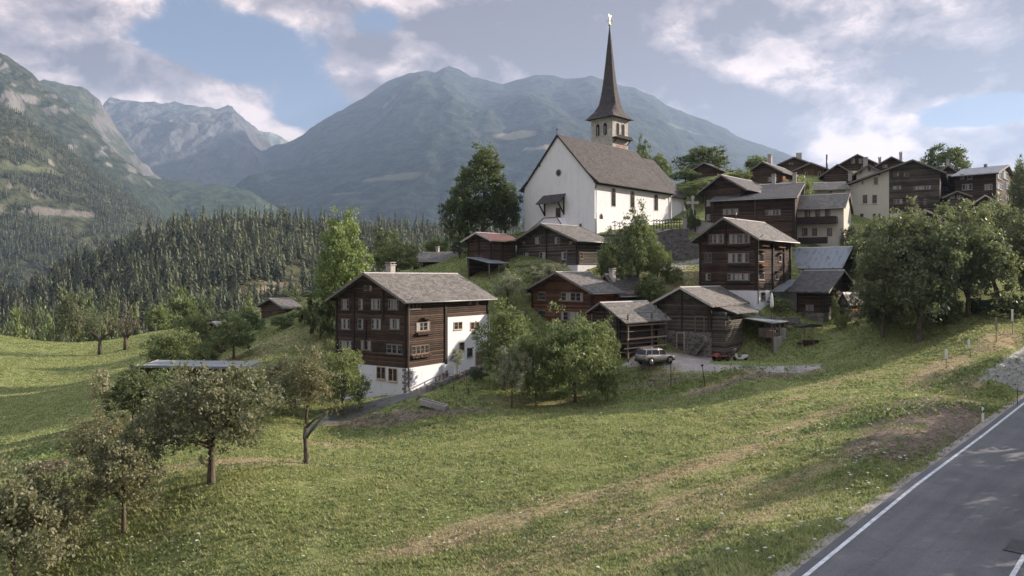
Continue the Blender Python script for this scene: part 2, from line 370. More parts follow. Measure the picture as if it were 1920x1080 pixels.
D2 = (C[:, None, 0]-C[None, :, 0])**2+(C[:, None, 1]-C[None, :, 1])**2
A = np.zeros((n+3, n+3)); A[:n, :n] = tps(D2/1e4)+np.eye(n)*3e-5; A[:n, n] = 1; A[:n, n+1:] = C[:, :2]/100; A[n:, :n] = A[:n, n:].T
W_ = np.linalg.solve(A, np.concatenate([C[:, 2], [0, 0, 0]]))
def surf(X, Y):
    X = np.asarray(X, float); Y = np.asarray(Y, float); z = W_[n]+W_[n+1]*X/100+W_[n+2]*Y/100
    for i in range(n): z = z+W_[i]*tps(((X-C[i, 0])**2+(Y-C[i, 1])**2)/1e4)
    z = z+(fbm(X*.25+40, Y*.25+40, 3)-.5)*.35
    sd, rz = rdist(X, Y)
    out = np.where(sd < 0, -sd, np.maximum(sd-ROADW, 0)); k = np.clip((out-.6)/2.5, 0, 1); k = k*k*(3-2*k)
    return (rz-.06)*(1-k)+z*k
xs = np.unique(np.concatenate([np.arange(-230, -70, 4), np.arange(-70, 75, .7), np.arange(75, 230, 3.5)]))
ys = np.unique(np.concatenate([np.arange(-50, 20, 3.5), np.arange(20, 110, .7), np.arange(110, 200, 1.8), np.arange(200, 330, 6)]))
GX, GY = np.meshgrid(xs, ys); GZ = surf(GX, GY)
def gz(x, y):
    """height of the ground mesh at a point"""
    i = int(np.clip(np.searchsorted(xs, x)-1, 0, len(xs)-2)); j = int(np.clip(np.searchsorted(ys, y)-1, 0, len(ys)-2))
    u = (x-xs[i])/(xs[i+1]-xs[i]); v = (y-ys[j])/(ys[j+1]-ys[j])
    return float((GZ[j, i]*(1-u)+GZ[j, i+1]*u)*(1-v)+(GZ[j+1, i]*(1-u)+GZ[j+1, i+1]*u)*v)
def gzv(X, Y):
    i = np.clip(np.searchsorted(xs, X)-1, 0, len(xs)-2); j = np.clip(np.searchsorted(ys, Y)-1, 0, len(ys)-2)
    u = (X-xs[i])/(xs[i+1]-xs[i]); v = (Y-ys[j])/(ys[j+1]-ys[j])
    return (GZ[j, i]*(1-u)+GZ[j, i+1]*u)*(1-v)+(GZ[j+1, i]*(1-u)+GZ[j+1, i+1]*u)*v
def gp(px, py, y0=22.):
    """the ground point seen at a photo pixel"""
    y = y0; rx, rz = (px-CX)/F, (HY-py)/F
    while y < 320:
        if gz(rx*y, y) > rz*y: break
        y += .4
    return Vector((rx*y, y, gz(rx*y, y)))
def at(px, Y): x = (px-CX)/F*Y; return Vector((x, Y, gz(x, Y)))
def zoneblobs(lst):
    """soft world-space patches measured as (photo px, py, radius m, strength)"""
    v = np.zeros(GX.shape)
    for px, py, rx, ry, rot, s in lst:
        p = gp(px, py); c, sn = math.cos(R(rot)), math.sin(R(rot)); dx = GX-p.x; dy = GY-p.y
        a = (dx*c+dy*sn)/rx; b = (-dx*sn+dy*c)/ry; d = np.sqrt(a*a+b*b)+(fbm(GX*.6, GY*.6, 3)-.5)*.7
        v = np.maximum(v, s*np.clip((1.15-d)/.5, 0, 1))
    return v
soil = zoneblobs([(1728,795,9.5,3.8,45,1.2),(1680,822,5,2.6,40,1.1),(1780,768,4,2.4,40,1.1),(800,778,7,1.6,8,.95),(700,790,4.5,1.8,20,.8),(1000,752,5,.9,10,.7),(1240,722,7,1.2,6,.7),(1400,712,9,.9,4,.8),(560,500,18,5,0,0),(1330,668,6,2,0,.8),(1190,700,4,1.5,0,.6)])
dry = zoneblobs([(1000,960,9,1.4,22,.8),(1120,930,7,1,22,.75),(1300,880,13,1.6,28,.8),(1420,840,9,1.1,30,.8),(850,1020,6,1.4,14,.7),(1500,800,10,1.6,30,.75),(1250,960,8,1.2,25,.7),(1350,1000,7,1,28,.7),(1150,1030,6,1,22,.7),(1450,760,10,1,30,.6),(1500,900,8,1,35,.6),(1750,700,8,2.2,40,.9),(1870,640,7,1.5,40,1),(400,870,7,2,5,.7),(620,835,4,1.2,5,.9),(1150,1000,8,3,20,.6),(1450,960,5,2,30,.5),
      (1560,720,8,1.5,10,.5),(1400,702,9,1,4,.9),(1280,700,5,.8,5,.8),(1800,740,4,1.5,40,.8),(1700,990,4,1.2,44,.3),(400,720,20,5,30,.45),(480,660,12,6,20,.55),(1000,760,6,1,10,.6),(200,610,14,3,0,.4),(1290,520,8,3,0,.7)])
idx = np.arange(GX.size).reshape(GX.shape)
q = np.stack([idx[:-1, :-1], idx[:-1, 1:], idx[1:, 1:], idx[1:, :-1]], -1).reshape(-1, 4)
me = np_mesh('ground', np.stack([GX, GY, GZ], -1).reshape(-1, 3), q, True)
for nm, arr in (('soil', soil), ('dry', dry)):
    at_ = me.attributes.new(nm, 'FLOAT', 'POINT'); at_.data.foreach_set('value', arr.astype(np.float32).ravel())
def grassmat(t):
    p = t.node('ShaderNodeNewGeometry').outputs['Position']
    a = t.node('ShaderNodeAttribute', attribute_name='soil').outputs[2]; d = t.node('ShaderNodeAttribute', attribute_name='dry').outputs[2]
    g1 = t.noise(p, .55, 6, .65); g2 = t.noise(p, 5, 5, .7); g3 = t.noise(t.scale(t.node('ShaderNodeMapping', {'Vector': p, 'Rotation': (0, 0, R(-25))}).outputs[0], (.22, 1.3, 1)), .9, 5, .65)
    c = t.mix(t.ramp(g2, .35, .68), (.095, .120, .038), (.245, .275, .105))
    c = t.mix(t.ramp(g1, .38, .7, 0, .6), c, (.27, .27, .12))
    dd = t.ramp(t.math('ADD', t.math('MULTIPLY', d, .5), t.math('ADD', t.math('MULTIPLY', g3, .75), t.math('MULTIPLY', g2, .25))), .62, .98)
    c = t.mix(dd, c, t.mix(t.ramp(g2, .3, .7), (.22, .18, .10), (.42, .335, .20)))
    ss = t.ramp(t.math('ADD', a, t.math('MULTIPLY', t.math('SUBTRACT', g2, .5), 1.2)), .35, .85)
    c = t.mix(ss, c, t.mix(t.ramp(g2, .35, .65), (.11, .085, .065), (.26, .205, .16)))
    return pbsdf(t, c, .95, t.math('ADD', g2, t.noise(p, 1.8, 4)), .8, .25, 0, .05)
GRASS = mat('meadow', grassmat)
tag(link('ground', me, GRASS), kind='structure')

def drape(name, poly, m, h=.03, step=.5, kind='structure', **kw):
    """a thin sheet that follows the ground inside a polygon given as ground points"""
    P = np.array([(p.x, p.y) for p in poly]); x0, y0 = P.min(0); x1, y1 = P.max(0)
    gx = np.arange(x0, x1+step, step); gy = np.arange(y0, y1+step, step); X, Y = np.meshgrid(gx, gy)
    def inside(X, Y):
        c = np.zeros(X.shape, bool); j = len(P)-1
        for i in range(len(P)):
            xi, yi = P[i]; xj, yj = P[j]
            c ^= ((yi > Y) != (yj > Y)) & (X < (xj-xi)*(Y-yi)/(yj-yi+1e-12)+xi); j = i
        return c
    cc = inside((X[:-1, :-1]+X[1:, 1:])/2, (Y[:-1, :-1]+Y[1:, 1:])/2)
    ii = np.arange(X.size).reshape(X.shape)
    q = np.stack([ii[:-1, :-1], ii[:-1, 1:], ii[1:, 1:], ii[1:, :-1]], -1)[cc]
    Z = gzv(X, Y)+h
    o = link(name, np_mesh(name, np.stack([X, Y, Z], -1).reshape(-1, 3), q, True), m)
    bm = bmesh.new(); bm.from_mesh(o.data); bmesh.ops.delete(bm, geom=[v for v in bm.verts if not v.link_faces], context='VERTS')
    bmesh.ops.smooth_vert(bm, verts=[v for v in bm.verts if v.is_boundary], factor=.6, use_axis_x=True, use_axis_y=True, use_axis_z=False); bm.to_mesh(o.data); bm.free()
    return tag(o, kind=kind, **kw)
def sheetmat(name, a, b, sc=5, bump=.3, bs=.02):
    def fn(t):
        p = t.node('ShaderNodeNewGeometry').outputs['Position']; n1 = t.noise(p, sc, 5, .7); n2 = t.noise(p, .4, 4)
        f = t.math('ADD', t.math('MULTIPLY', n1, .6), t.math('MULTIPLY', n2, .5))
        return pbsdf(t, t.mix(t.ramp(f, .35, .75), a, b), .9, n1, bump, bs, 0, .2)
    return mat(name, fn)
GRAVEL = sheetmat('gravel', (.20, .17, .155), (.38, .335, .31), 6, .6)
PATHM = sheetmat('path_asphalt', (.09, .085, .08), (.15, .14, .135), 4)
def asphm(t):
    p = t.node('ShaderNodeNewGeometry').outputs['Position']; n1 = t.noise(p, 16, 5, .7); n2 = t.noise(p, .35, 5, .6)
    q = t.vmath('ADD', p, t.scale(t.noise(p, 1.2, 4, .6, 0, 1), 1.2))
    cr = t.ramp(t.node('ShaderNodeTexVoronoi', {'Vector': q, 'Scale': .22}, feature='DISTANCE_TO_EDGE').outputs[0], .002, .010, 1, 0)
    r_ = t.node('ShaderNodeMapping', {'Vector': p, 'Rotation': (0, 0, R(-45))}).outputs[0]
    tk = t.noise(t.scale(r_, (.04, 1.1, 0)), 1, 3)
    f = t.math('ADD', t.math('ADD', t.math('MULTIPLY', n1, .55), t.math('MULTIPLY', n2, .4)), t.math('MULTIPLY', tk, .35))
    c = t.mix(t.ramp(f, .45, .85), (.085, .082, .088), (.165, .158, .162)); c = t.mix(t.math('MULTIPLY', cr, .2), c, (.035, .033, .035))
    return pbsdf(t, c, .85, n1, .3, .008, 0, .25)
ASPH = mat('asphalt', asphm) or sheetmat('asphalt', (.085, .082, .088), (.150, .145, .152), 14, .3, .008)
def pave(t):
    p = t.node('ShaderNodeNewGeometry').outputs['Position']
    p = t.node('ShaderNodeMapping', {'Vector': p, 'Rotation': (0, 0, R(-44))}).outputs[0]
    b = t.node('ShaderNodeTexBrick', {'Vector': p, 'Scale': 1, 'Brick Width': .5, 'Row Height': .3, 'Mortar Size': .03})
    b.inputs['Color1'].default_value = (.25, .23, .22, 1); b.inputs['Color2'].default_value = (.30, .275, .26, 1); b.inputs['Mortar'].default_value = (.19, .185, .15, 1)
    return pbsdf(t, b.outputs[0], .9, b.outputs[1], -.5, .02, 0, .2)
PAVE = mat('grass_joint_pavers', pave)
drape('gravel_yard', [gp(*q) for q in [(1165,690),(1190,668),(1240,662),(1330,660),(1350,672),(1330,682),(1420,688),(1540,684),(1560,690),(1500,700),(1420,702),(1320,700),(1200,694)]], GRAVEL, .035, .35)
drape('asphalt_path', [gp(*q) for q in [(590,800),(625,772),(700,752),(760,737),(800,722),(850,704),(905,690),(912,697),(880,708),(840,722),(790,742),(740,760),(680,783),(620,797)]], PATHM, .035, .3)
drape('paved_drive', [gp(*q) for q in [(1830,722),(1860,690),(1890,668),(1925,640),(2100,600),(2150,700),(1990,745),(1925,738)]], PAVE, .035, .3)
drape('village_lane', [gp(*q) for q in [(1235,503),(1270,494),(1312,487),(1314,497),(1280,505),(1240,514)]], sheetmat('lane', (.25, .23, .22), (.34, .31, .30)), .05, .5)
# garden path to the cottages

def strip(name, off0, off1, h, m, i0=0, i1=None, sub=4, dash=None):
    pts = []
    for i in range(len(RP)-1):
        for k in range(sub): u = k/sub; pts.append((RP[i]*(1-u)+RP[i+1]*u, RZ[i]*(1-u)+RZ[i+1]*u))
    pts.append((RP[-1], RZ[-1])); vs = []
    for i, (p, z) in enumerate(pts):
        d = pts[min(i+1, len(pts)-1)][0]-pts[max(i-1, 0)][0]; d = d/np.hypot(*d); nx, ny = d[1], -d[0]
        vs += [(p[0]+nx*off0, p[1]+ny*off0, z+h), (p[0]+nx*off1, p[1]+ny*off1, z+h)]
    return tag(link(name, np_mesh(name, vs, [(2*i, 2*i+1, 2*i+3, 2*i+2) for i in range(len(pts)-1)]), m), kind='structure')
strip('road', -.35, ROADW+.35, 0, ASPH)
strip('road_shoulder', -.85, -.33, -.025, GRAVEL)
strip('road_edge_line', 0, .16, .006, plain('road_paint', (.55, .545, .56), .6, var=.25, scale=3))
strip('road_far_edge_line', ROADW-.16, ROADW, .006, MATS['road_paint'])

# ---------------------------------------------------------------- valley floor reaching the horizon
v = MB(); v.add([(-30000, -3000, -95), (30000, -3000, -95), (30000, 45000, -95), (-30000, 45000, -95)], [(0, 1, 2, 3)])
tag(v.build('valley_floor', sheetmat('valley', (.04, .055, .025), (.09, .11, .05), .02, 0)), kind='structure')

# ---------------------------------------------------------------- mountains
def ridge(name, crest, Yc, Yb, zb, m, amp=60, freq=1/600., prof=1.0, back=.8, nu=420, nv=110, crest_amp=.10, oct=7, gul=.30, attr=None, seed=0):
    """a mountain: crest through photo columns/rows at distance Yc, flanks falling to zb at Yb and away behind"""
    cp = np.array(crest, float); px = np.linspace(cp[0, 0], cp[-1, 0], nu); py = np.interp(px, cp[:, 0], cp[:, 1])
    yc = np.interp(px, cp[:, 0], cp[:, 2]) if cp.shape[1] > 2 else np.full(nu, Yc)
    rx = (px-CX)/F; zc = (HY-py)/F*yc
    vv = np.concatenate([np.linspace(0, 1, nv), 1+np.linspace(.02, 1, nv//4)])
    Yf = lambda k, v_: None
    U, V = np.meshgrid(np.arange(nu), vv); rxx = rx[U]; ycc = yc[U]; zcc = zc[U]
    ybb = Yb if np.isscalar(Yb) else np.interp(px, Yb[0], Yb[1])[U]
    fr = np.clip(V, 0, 1); bk = np.clip(V-1, 0, 1)
    Y = ybb+(ycc-ybb)*fr+bk*(ycc-ybb)*back
    Z = zb+(zcc-zb)*(fr**prof)*(1-bk)+0*bk
    X = rxx*Y
    env = np.sin(np.pi*np.clip(V, 0, 1)*.94)**.7*(V < 1)+np.where(V >= 1, .25*(1-bk), 0)+crest_amp*(V > .9)*(V < 1.1)
    nz = fbm(X*freq+seed, Y*freq*.55+seed, oct, True)-.55; n2 = fbm(X*freq*3+9, Y*freq*3, 4)-.5
    n3 = fbm(X*freq*5+3, Y*freq*2+seed, 5, True)-.55
    Z = Z+env*(nz*amp+n2*amp*.38+n3*amp*gul)
    X = X+env*(fbm(Y*freq+5+seed, X*freq, 5)-.5)*amp*1.2*(V < .97)
    ii = np.arange(U.size).reshape(U.shape); q = np.stack([ii[:-1, :-1], ii[:-1, 1:], ii[1:, 1:], ii[1:, :-1]], -1).reshape(-1, 4)
    P = np.stack([X, Y, Z], -1)
    o = link(name, np_mesh(name, P.reshape(-1, 3), q, True), m); tag(o, kind='structure'); return o, P
def mountmat(name, zt, za, forest=((.018, .028, .014), (.05, .065, .03)), alp=((.06, .085, .035), (.11, .13, .06)), rock=((.10, .095, .09), (.27, .25, .235)), fs=.02, rockbias=0., patches=None, band=120):
    def fn(t):
        g = t.node('ShaderNodeNewGeometry'); p = g.outputs['Position']; s = t.node('ShaderNodeSeparateXYZ', {0: p}); z = s.outputs[2]
        nb = t.noise(p, fs*.15, 6, .6); nf = t.noise(p, fs, 5, .7); nr = t.noise(t.scale(p, (1, 1, .3)), fs*.5, 8, .7)
        zz = t.math('ADD', z, t.math('MULTIPLY', t.math('SUBTRACT', nb, .5), band*5))
        f = t.mix(t.ramp(nf, .40, .60), *forest); a = t.mix(t.ramp(nf, .38, .62), *alp); r_ = t.mix(t.ramp(nr, .3, .7), *rock)
        c = t.mix(t.ramp(zz, zt-band, zt+band), f, a)
        nz = t.node('ShaderNodeSeparateXYZ', {0: g.outputs['Normal']}).outputs[2]
        rk = t.ramp(t.math('ADD', t.math('ADD', t.math('SUBTRACT', 1, nz), t.math('MULTIPLY', t.math('SUBTRACT', nr, .5), 1.3)), rockbias), .42, .66)
        rk = t.math('MULTIPLY', rk, t.ramp(zz, za-band, za+band))
        c = t.mix(rk, c, r_)
        for (q, rad, col) in (patches or []):
            d = t.vmath('LENGTH', t.scale(t.vmath('SUBTRACT', p, tuple(q)), (1/rad[0], 0, 1/rad[1])), out=1)
            d = t.math('ADD', d, t.math('MULTIPLY', t.math('SUBTRACT', nb, .5), 3.0)); d = t.math('ADD', d, t.math('MULTIPLY', t.math('SUBTRACT', nf, .5), 1.2))
            c = t.mix(t.ramp(d, .55, .95, 1, 0), c, col)
        return pbsdf(t, c, .95, t.math('ADD', nr, nf), 1.0, .35/fs, 0, .03)
    return mat(name, fn)
def P3(px, py, Y): return ((px-CX)/F*Y, Y, (HY-py)/F*Y)
MM = mountmat('main_mountain', 700, 1050, fs=.012, band=90, forest=((.006, .010, .010), (.032, .040, .032)), alp=((.014, .020, .018), (.048, .054, .042)), rock=((.04, .04, .042), (.14, .138, .135)), patches=[(P3(760, 365, 4200), (240, 28), (.11, .10, .07)), (P3(690, 385, 4000), (140, 16), (.10, .095, .07)), (P3(1290, 238, 5600), (320, 36), (.12, .12, .085)),
      (P3(960, 300, 4900), (130, 40), (.2, .17, .11)), (P3(1010, 325, 4700), (160, 30), (.2, .17, .11))])
ridge('main_mountain', [(300,400),(440,330),(500,292),(545,268),(590,242),(640,210),(690,184),(740,155),(770,143),(798,138),(820,145),(842,132),(862,138),(885,150),(915,154),(945,161),(968,155),(1000,147),(1040,149),(1062,156),(1140,155),(1190,166),(1225,180),(1250,200),(1300,222),(1340,238),(1380,256),(1420,272),(1470,290),(1540,322),(1640,372),(1800,440),(2100,520)],
      6600, 2400, -90, MM, 330, 1/1500., .9, nu=620, nv=190, crest_amp=.05)
ridge('cloud_peak', [(100,330),(150,250),(190,215),(210,192),(250,196),(290,204),(330,196),(370,202),(405,207),(428,203),(437,216),(452,240),(470,262),(490,283),(520,330),(560,380),(640,420)],
      7600, 4200, 150, mountmat('grey_rock', -500, -400, alp=((.045, .048, .042), (.08, .08, .07)), rock=((.04, .04, .042), (.13, .122, .118)), fs=.010, rockbias=.25), 420, 1/900., .8, nu=300, nv=160, seed=4)
ridge('bright_peak', [(400,300),(440,236),(480,244),(520,252),(548,268),(600,320),(700,380)], 9500, 7600, 300, mountmat('pale_rock', -500, -400, rock=((.16, .15, .14), (.42, .40, .38)), alp=((.10, .11, .07), (.18, .18, .13)), fs=.01, rockbias=.2), 250, 1/700., nu=120, nv=60, seed=8)
ridge('rocky_spur', [(-500,160),(40,160),(75,168),(95,160),(130,166),(155,172),(185,196),(215,240),(245,280),(275,318),(300,330),(330,345),(400,380),(480,420)],
      4300, 2300, -60, mountmat('spur_rock', 350, 250, alp=((.035, .046, .028), (.07, .078, .045)), rock=((.055, .052, .05), (.15, .14, .13)), fs=.018, rockbias=.16), 260, 1/520., .8, nu=360, nv=140, seed=2)
ridge('gorge_shoulder', [(180,400),(270,330),(300,335),(360,343),(430,350),(470,362),(520,392),(600,415),(760,430)], 3600, 1900, -90, mountmat('shoulder', 900, 150, rock=((.10, .09, .085), (.22, .205, .19)), fs=.02), 110, 1/420., nu=240, nv=80, seed=6)
ridge('green_alp', [(-900,-60),(-500,20),(-100,70),(0,104),(25,118),(60,142),(90,172),(130,205),(165,240),(210,285),(260,325),(310,370),(360,420),(420,470)],
      2900, 2000, -80, mountmat('alp', 470, 380, forest=((.018, .026, .015), (.044, .054, .03)), alp=((.024, .032, .020), (.058, .062, .037)), rock=((.065, .06, .058), (.185, .175, .16)), fs=.03, band=60, rockbias=.10), 150, 1/330., .85, nu=420, nv=150, seed=3)
SLOPE, SP = ridge('forest_slope', [(-900,10),(-300,110),(-100,150),(0,190),(50,224),(100,262),(150,300),(200,335),(250,372),(300,412),(340,450),(400,500),(480,560)],
      1900, 950, -90, mountmat('slope_floor', 2000, 60, forest=((.03, .034, .02), (.07, .075, .045)), rock=((.09, .085, .075), (.20, .18, .155)), fs=.05, patches=[(P3(75, 318, 1550), (34, 16), (.11, .12, .07)), (P3(90, 395, 1350), (26, 12), (.14, .125, .11)), (P3(110, 340, 1450), (16, 6), (.12, .11, .08))]),
      60, 1/170., .9, nu=360, nv=130, seed=5)
HILL, HP = ridge('forest_hill', [(-700,700,420),(-300,610,440),(-60,590,470),(60,545,490),(150,507,510),(200,487,520),(250,462,535),(300,441,545),(350,430,555),(400,423,565),(480,413,580),(560,418,600),(640,428,640),(700,428,680),(760,428,720),(860,430,760),(1000,425,780),(1200,440,780)],
      600, ([-700, 0, 300, 560, 800, 1200], [230, 235, 250, 265, 300, 300]), -62, mountmat('hill_floor', 2000, -300, forest=((.045, .044, .026), (.10, .095, .05)), rock=((.14, .11, .085), (.28, .21, .15)), fs=.15, patches=[(P3(560, 505, 330), (20, 7), (.30, .22, .14)), (P3(610, 525, 300), (20, 5), (.28, .21, .13)), (P3(420, 545, 300), (28, 5), (.25, .20, .13))]),
      10, 1/60., .85, nu=300, nv=100, seed=1)

# ---------------------------------------------------------------- haze over the valley
hz = MB(); hz.box(-9000, 9000, -400, 10400, -96.5, 2150)
def hazem(t): return t.node('ShaderNodeVolumePrincipled', {'Color': (.53, .69, .96), 'Density': HAZE, 'Anisotropy': .2})
HAZE = 6.3e-5
m = bpy.data.materials.new('haze'); m.use_nodes = True; t = NT(m.node_tree); t.n.clear()
t.l.new(hazem(t).outputs[0], t.node('ShaderNodeOutputMaterial').inputs[1])
tag(hz.build('haze', m), label='thin blue morning haze filling the valley air', cat='haze', kind='stuff')
# ---------------------------------------------------------------- building kit
def uv_roof(o, fn):
    me = o.data; uv = me.uv_layers.new(name='UVMap')
    for p in me.polygons:
        for li in p.loop_indices: uv.data[li].uv = fn(me.vertices[me.loops[li].vertex_index].co, p.normal)
class House:
    """A timber house. Its two visible faces meet at the near corner: face A runs to the left, face B to the right.
    Sizes are read off the photograph by intersecting view rays with the two wall planes at the house's own distance."""
    def __init__(s, name, label, cat, px, Y, a, left, right, base, eave, apex, axis='x', group=None, wall=WOOD, roofm=ROOF, found=None, foundm=STONE,
                 og=.9, oe=.9, th=.2, apx=None, corner=True, trim=TRIM, logs=True, ridgecap=True, gutter=True, pitch=None, eave2=None, L=None, W=None):
        s.a = R(a); s.dR = Vector((math.sin(s.a), math.cos(s.a))); s.dL = Vector((-math.cos(s.a), math.sin(s.a)))
        s.O = Vector(((px-CX)/F*Y, Y)); s.axis = axis
        s.zb = (HY-base)/F*Y
        s.W = s.hit('A', left, 500)[0]; s.L = s.hit('B', right, 500)[0]
        if W: s.W = W
        if L: s.L = L
        elif s.L < .6: s.L = 8.
        s.zE = (HY-eave)/F*Y-s.zb
        if axis == 'x':
            s.apu = s.hit('A', apx, 500)[0] if apx else s.W/2
            s.zR = (HY-apex)/F*(Y+s.apu*s.dL.y)-s.zb
        else:
            s.apu = s.hit('B', apx, 500)[0] if (apx and not L) else s.L/2
            s.zR = (HY-apex)/F*(Y+s.apu*s.dR.y)-s.zb
        if pitch: s.zR = s.zE+math.tan(R(pitch))*(s.W if axis == 'x' else s.L)/2
        s.root = empty(name, (s.O.x, s.O.y, s.zb), math.pi/2-s.a, label=label, cat=cat, group=group)
        W, L, zE, zR = s.W, s.L, s.zE, s.zR; c4 = [s.O, s.O+s.dR*L, s.O+s.dL*W, s.O+s.dR*L+s.dL*W]; base_z = min(-.8, min(gz(p.x, p.y) for p in c4)-s.zb-.5)
        zE2 = zE if eave2 is None else s.hit('A', left, eave2)[1]
        f0 = 0.
        if found is not None:
            s.zf = (HY-found)/F*Y-s.zb; f0 = s.zf
            b = MB(); b.box(-.05, L+.05, -.05, W+.05, base_z, s.zf); b.build('foundation', foundm, s.root)
        else: s.zf = base_z; f0 = base_z
        b = MB(); sp = W if axis == 'x' else L
        k0 = (zR-zE)/s.apu; k1 = (zR-zE2)/(sp-s.apu); g = th+.015
        b.prism([(0, f0+.002), (sp, f0+.002), (sp, zE2), (s.apu, zR-g), (0, zE)], axis, 0, L if axis == 'x' else W)
        b.build('wall', wall, s.root)
        s.k0, s.k1, s.th, s.og, s.oe = k0, k1, th, og, oe
        # roof: one chevron slab with overhangs
        r = MB(); e0 = -oe; e1 = sp+oe; z0 = zE+g-oe*k0; z1 = zE2+g-oe*k1; s.zl0, s.zl1 = z0, z1
        ln = L if axis == 'x' else W
        zt = zR
        r.prism([(e0, z0), (s.apu, zt), (e1, z1), (e1, z1-th), (s.apu, zt-th), (e0, z0-th)], axis, -og, ln+og*.8)
        ro = r.build('roof', roofm, s.root)
        ap = s.apu; l0 = math.hypot(1, k0)
        if axis == 'x': uv_roof(ro, lambda c, n: (c.x, abs(c.y-ap)*l0))
        else: uv_roof(ro, lambda c, n: (c.y, abs(c.x-ap)*l0))
        s.roof = ro
        # verge boards on both gables, ridge cap, gutter along the visible eave
        for c, sg in ((-og, -1), (ln+og*.8, 1)):
            for (p, zp, q_, zq) in ((e0, z0, ap, zt), (ap, zt, e1, z1)):
                vb = MB(); d = .03
                vb.prism([(p, zp+.03), (q_, zq+.03), (q_, zq-th-.06), (p, zp-th-.06)], axis, c+(.003 if sg > 0 else -.003-d), c+(.003+d if sg > 0 else -.003))
                vb.build('verge_board', trim, ro)
        if ridgecap:
            rc = MB(); wv = .16
            rc.prism([(ap-wv, zt-wv*k0+.03), (ap, zt+.03), (ap+wv, zt-wv*k1+.03), (ap+wv, zt-wv*k1-.02), (ap, zt-.02), (ap-wv, zt-wv*k0-.02)], axis, -og-.02, ln+og*.8+.02)
            rc.build('ridge_cap', STONECAP, ro)
        if gutter:
            gb = MB(); P = (lambda u, v_, z: (u, v_, z)) if axis == 'x' else (lambda u, v_, z: (v_, u, z))
            gb.tube([P(-og, e0-.07, z0-th*.6), P(ln+og*.8, e0-.07, z0-th*.6)], .075, 6); gb.build('gutter', GUTM, ro)
        # purlins carrying the gable overhang
        for u, zz in ((ap, zt-th-.16), (ap*.48, zE+g+ap*.48*k0-th-.15), (ap+(sp-ap)*.52, zt-(sp-ap)*.52*k1-th-.15), (.02, zE-.12), (sp-.02, zE2-.12)):
            pb = MB()
            if axis == 'x': pb.box(-og+.08, .1, u-.09, u+.09, zz-.11, zz+.11)
            else: pb.box(u-.09, u+.09, -og+.08, .1, zz-.11, zz+.11)
            pb.build('purlin', DARKW, s.root)
        if logs:
            s.corner_logs()
    def hit(s, face, px, py):
        d = s.dL if face == 'A' else s.dR; rx = (px-CX)/F
        t = (rx*s.O.y-s.O.x)/(d.x-rx*d.y); return t, (HY-py)/F*(s.O.y+t*d.y)-getattr(s, 'zb', 0)
    def fbox(s, b, face, u0, u1, z0, z1, d0, d1):
        if face == 'A': b.box(-d1, -d0, u0, u1, z0, z1)
        else: b.box(u0, u1, -d1, -d0, z0, z1)
        return b
    def corner_logs(s, w=.17, d=.13):
        for face, u in (('A', .16), ('A', s.W-.14), ('B', .16), ('B', s.L-.14)):
            b = MB(); s.fbox(b, face, u-w/2, u+w/2, s.zf+.05, s.zE-.05, -.02, d); b.build('log_joint', DARKW, s.root)
    def joint(s, face, px, py0, py1, w=.26):
        u, z1 = s.hit(face, px, py0); z0 = s.hit(face, px, py1)[1]
        b = MB(); s.fbox(b, face, u-w/2, u+w/2, z0, z1, -.02, .13); b.build('log_joint', DARKW, s.root)
    def rect(s, face, x0, y0, x1, y1):
        u0, za = s.hit(face, x0, y0); u1, zc = s.hit(face, x1, y0); zt = (za+zc)/2
        zb_ = (s.hit(face, x0, y1)[1]+s.hit(face, x1, y1)[1])/2
        if u0 > u1: u0, u1 = u1, u0
        return u0, u1, zb_, zt
    def block(s, name, face, x0, y0, x1, y1, d0, d1, m, parent=None, **kw):
        u0, u1, z0, z1 = s.rect(face, x0, y0, x1, y1); b = MB(); s.fbox(b, face, u0, u1, z0, z1, d0, d1)
        o = b.build(name, m, parent or s.root); return o
    def window(s, face, x0, y0, x1, y1, n=2, casing=SASHG, sash=SASH, curtain=.5, d=0., sill=True, box=None, flowers=False, bars=True):
        """x0..y1 is the outer edge of the casing in the photo; n sashes side by side"""
        u0, u1, z0, z1 = s.rect(face, x0, y0, x1, y1); c = .07; w = u1-u0
        b = MB()
        s.fbox(b, face, u0, u1, z1-c, z1, d, d+.06); s.fbox(b, face, u0, u1, z0, z0+c, d, d+.06)
        s.fbox(b, face, u0, u0+c, z0+c, z1-c, d, d+.06); s.fbox(b, face, u1-c, u1, z0+c, z1-c, d, d+.06)
        for i in range(1, n):
            m_ = u0+w*i/n; s.fbox(b, face, m_-c/2, m_+c/2, z0+c, z1-c, d, d+.055)
        if sill: s.fbox(b, face, u0-.05, u1+.05, z0-.06, z0-.001, d, d+.12)
        o = b.build('window', casing, s.root)
        g = MB(); s.fbox(g, face, u0+c, u1-c, z0+c, z1-c, d, d+.018); g.build('pane', GLASS, o)
        fr = MB(); t = .045; cbs = []
        for i in range(n):
            a0 = u0+w*i/n+c*.55; a1 = u0+w*(i+1)/n-c*.55; zz0 = z0+c; zz1 = z1-c
            s.fbox(fr, face, a0, a0+t, zz0, zz1, d+.018, d+.04); s.fbox(fr, face, a1-t, a1, zz0, zz1, d+.018, d+.04)
            s.fbox(fr, face, a0+t, a1-t, zz1-t, zz1, d+.018, d+.04); s.fbox(fr, face, a0+t, a1-t, zz0, zz0+t, d+.018, d+.04)
            if bars: mz = zz0+(zz1-zz0)*.5; s.fbox(fr, face, a0+t, a1-t, mz-.015, mz+.015, d+.019, d+.035)
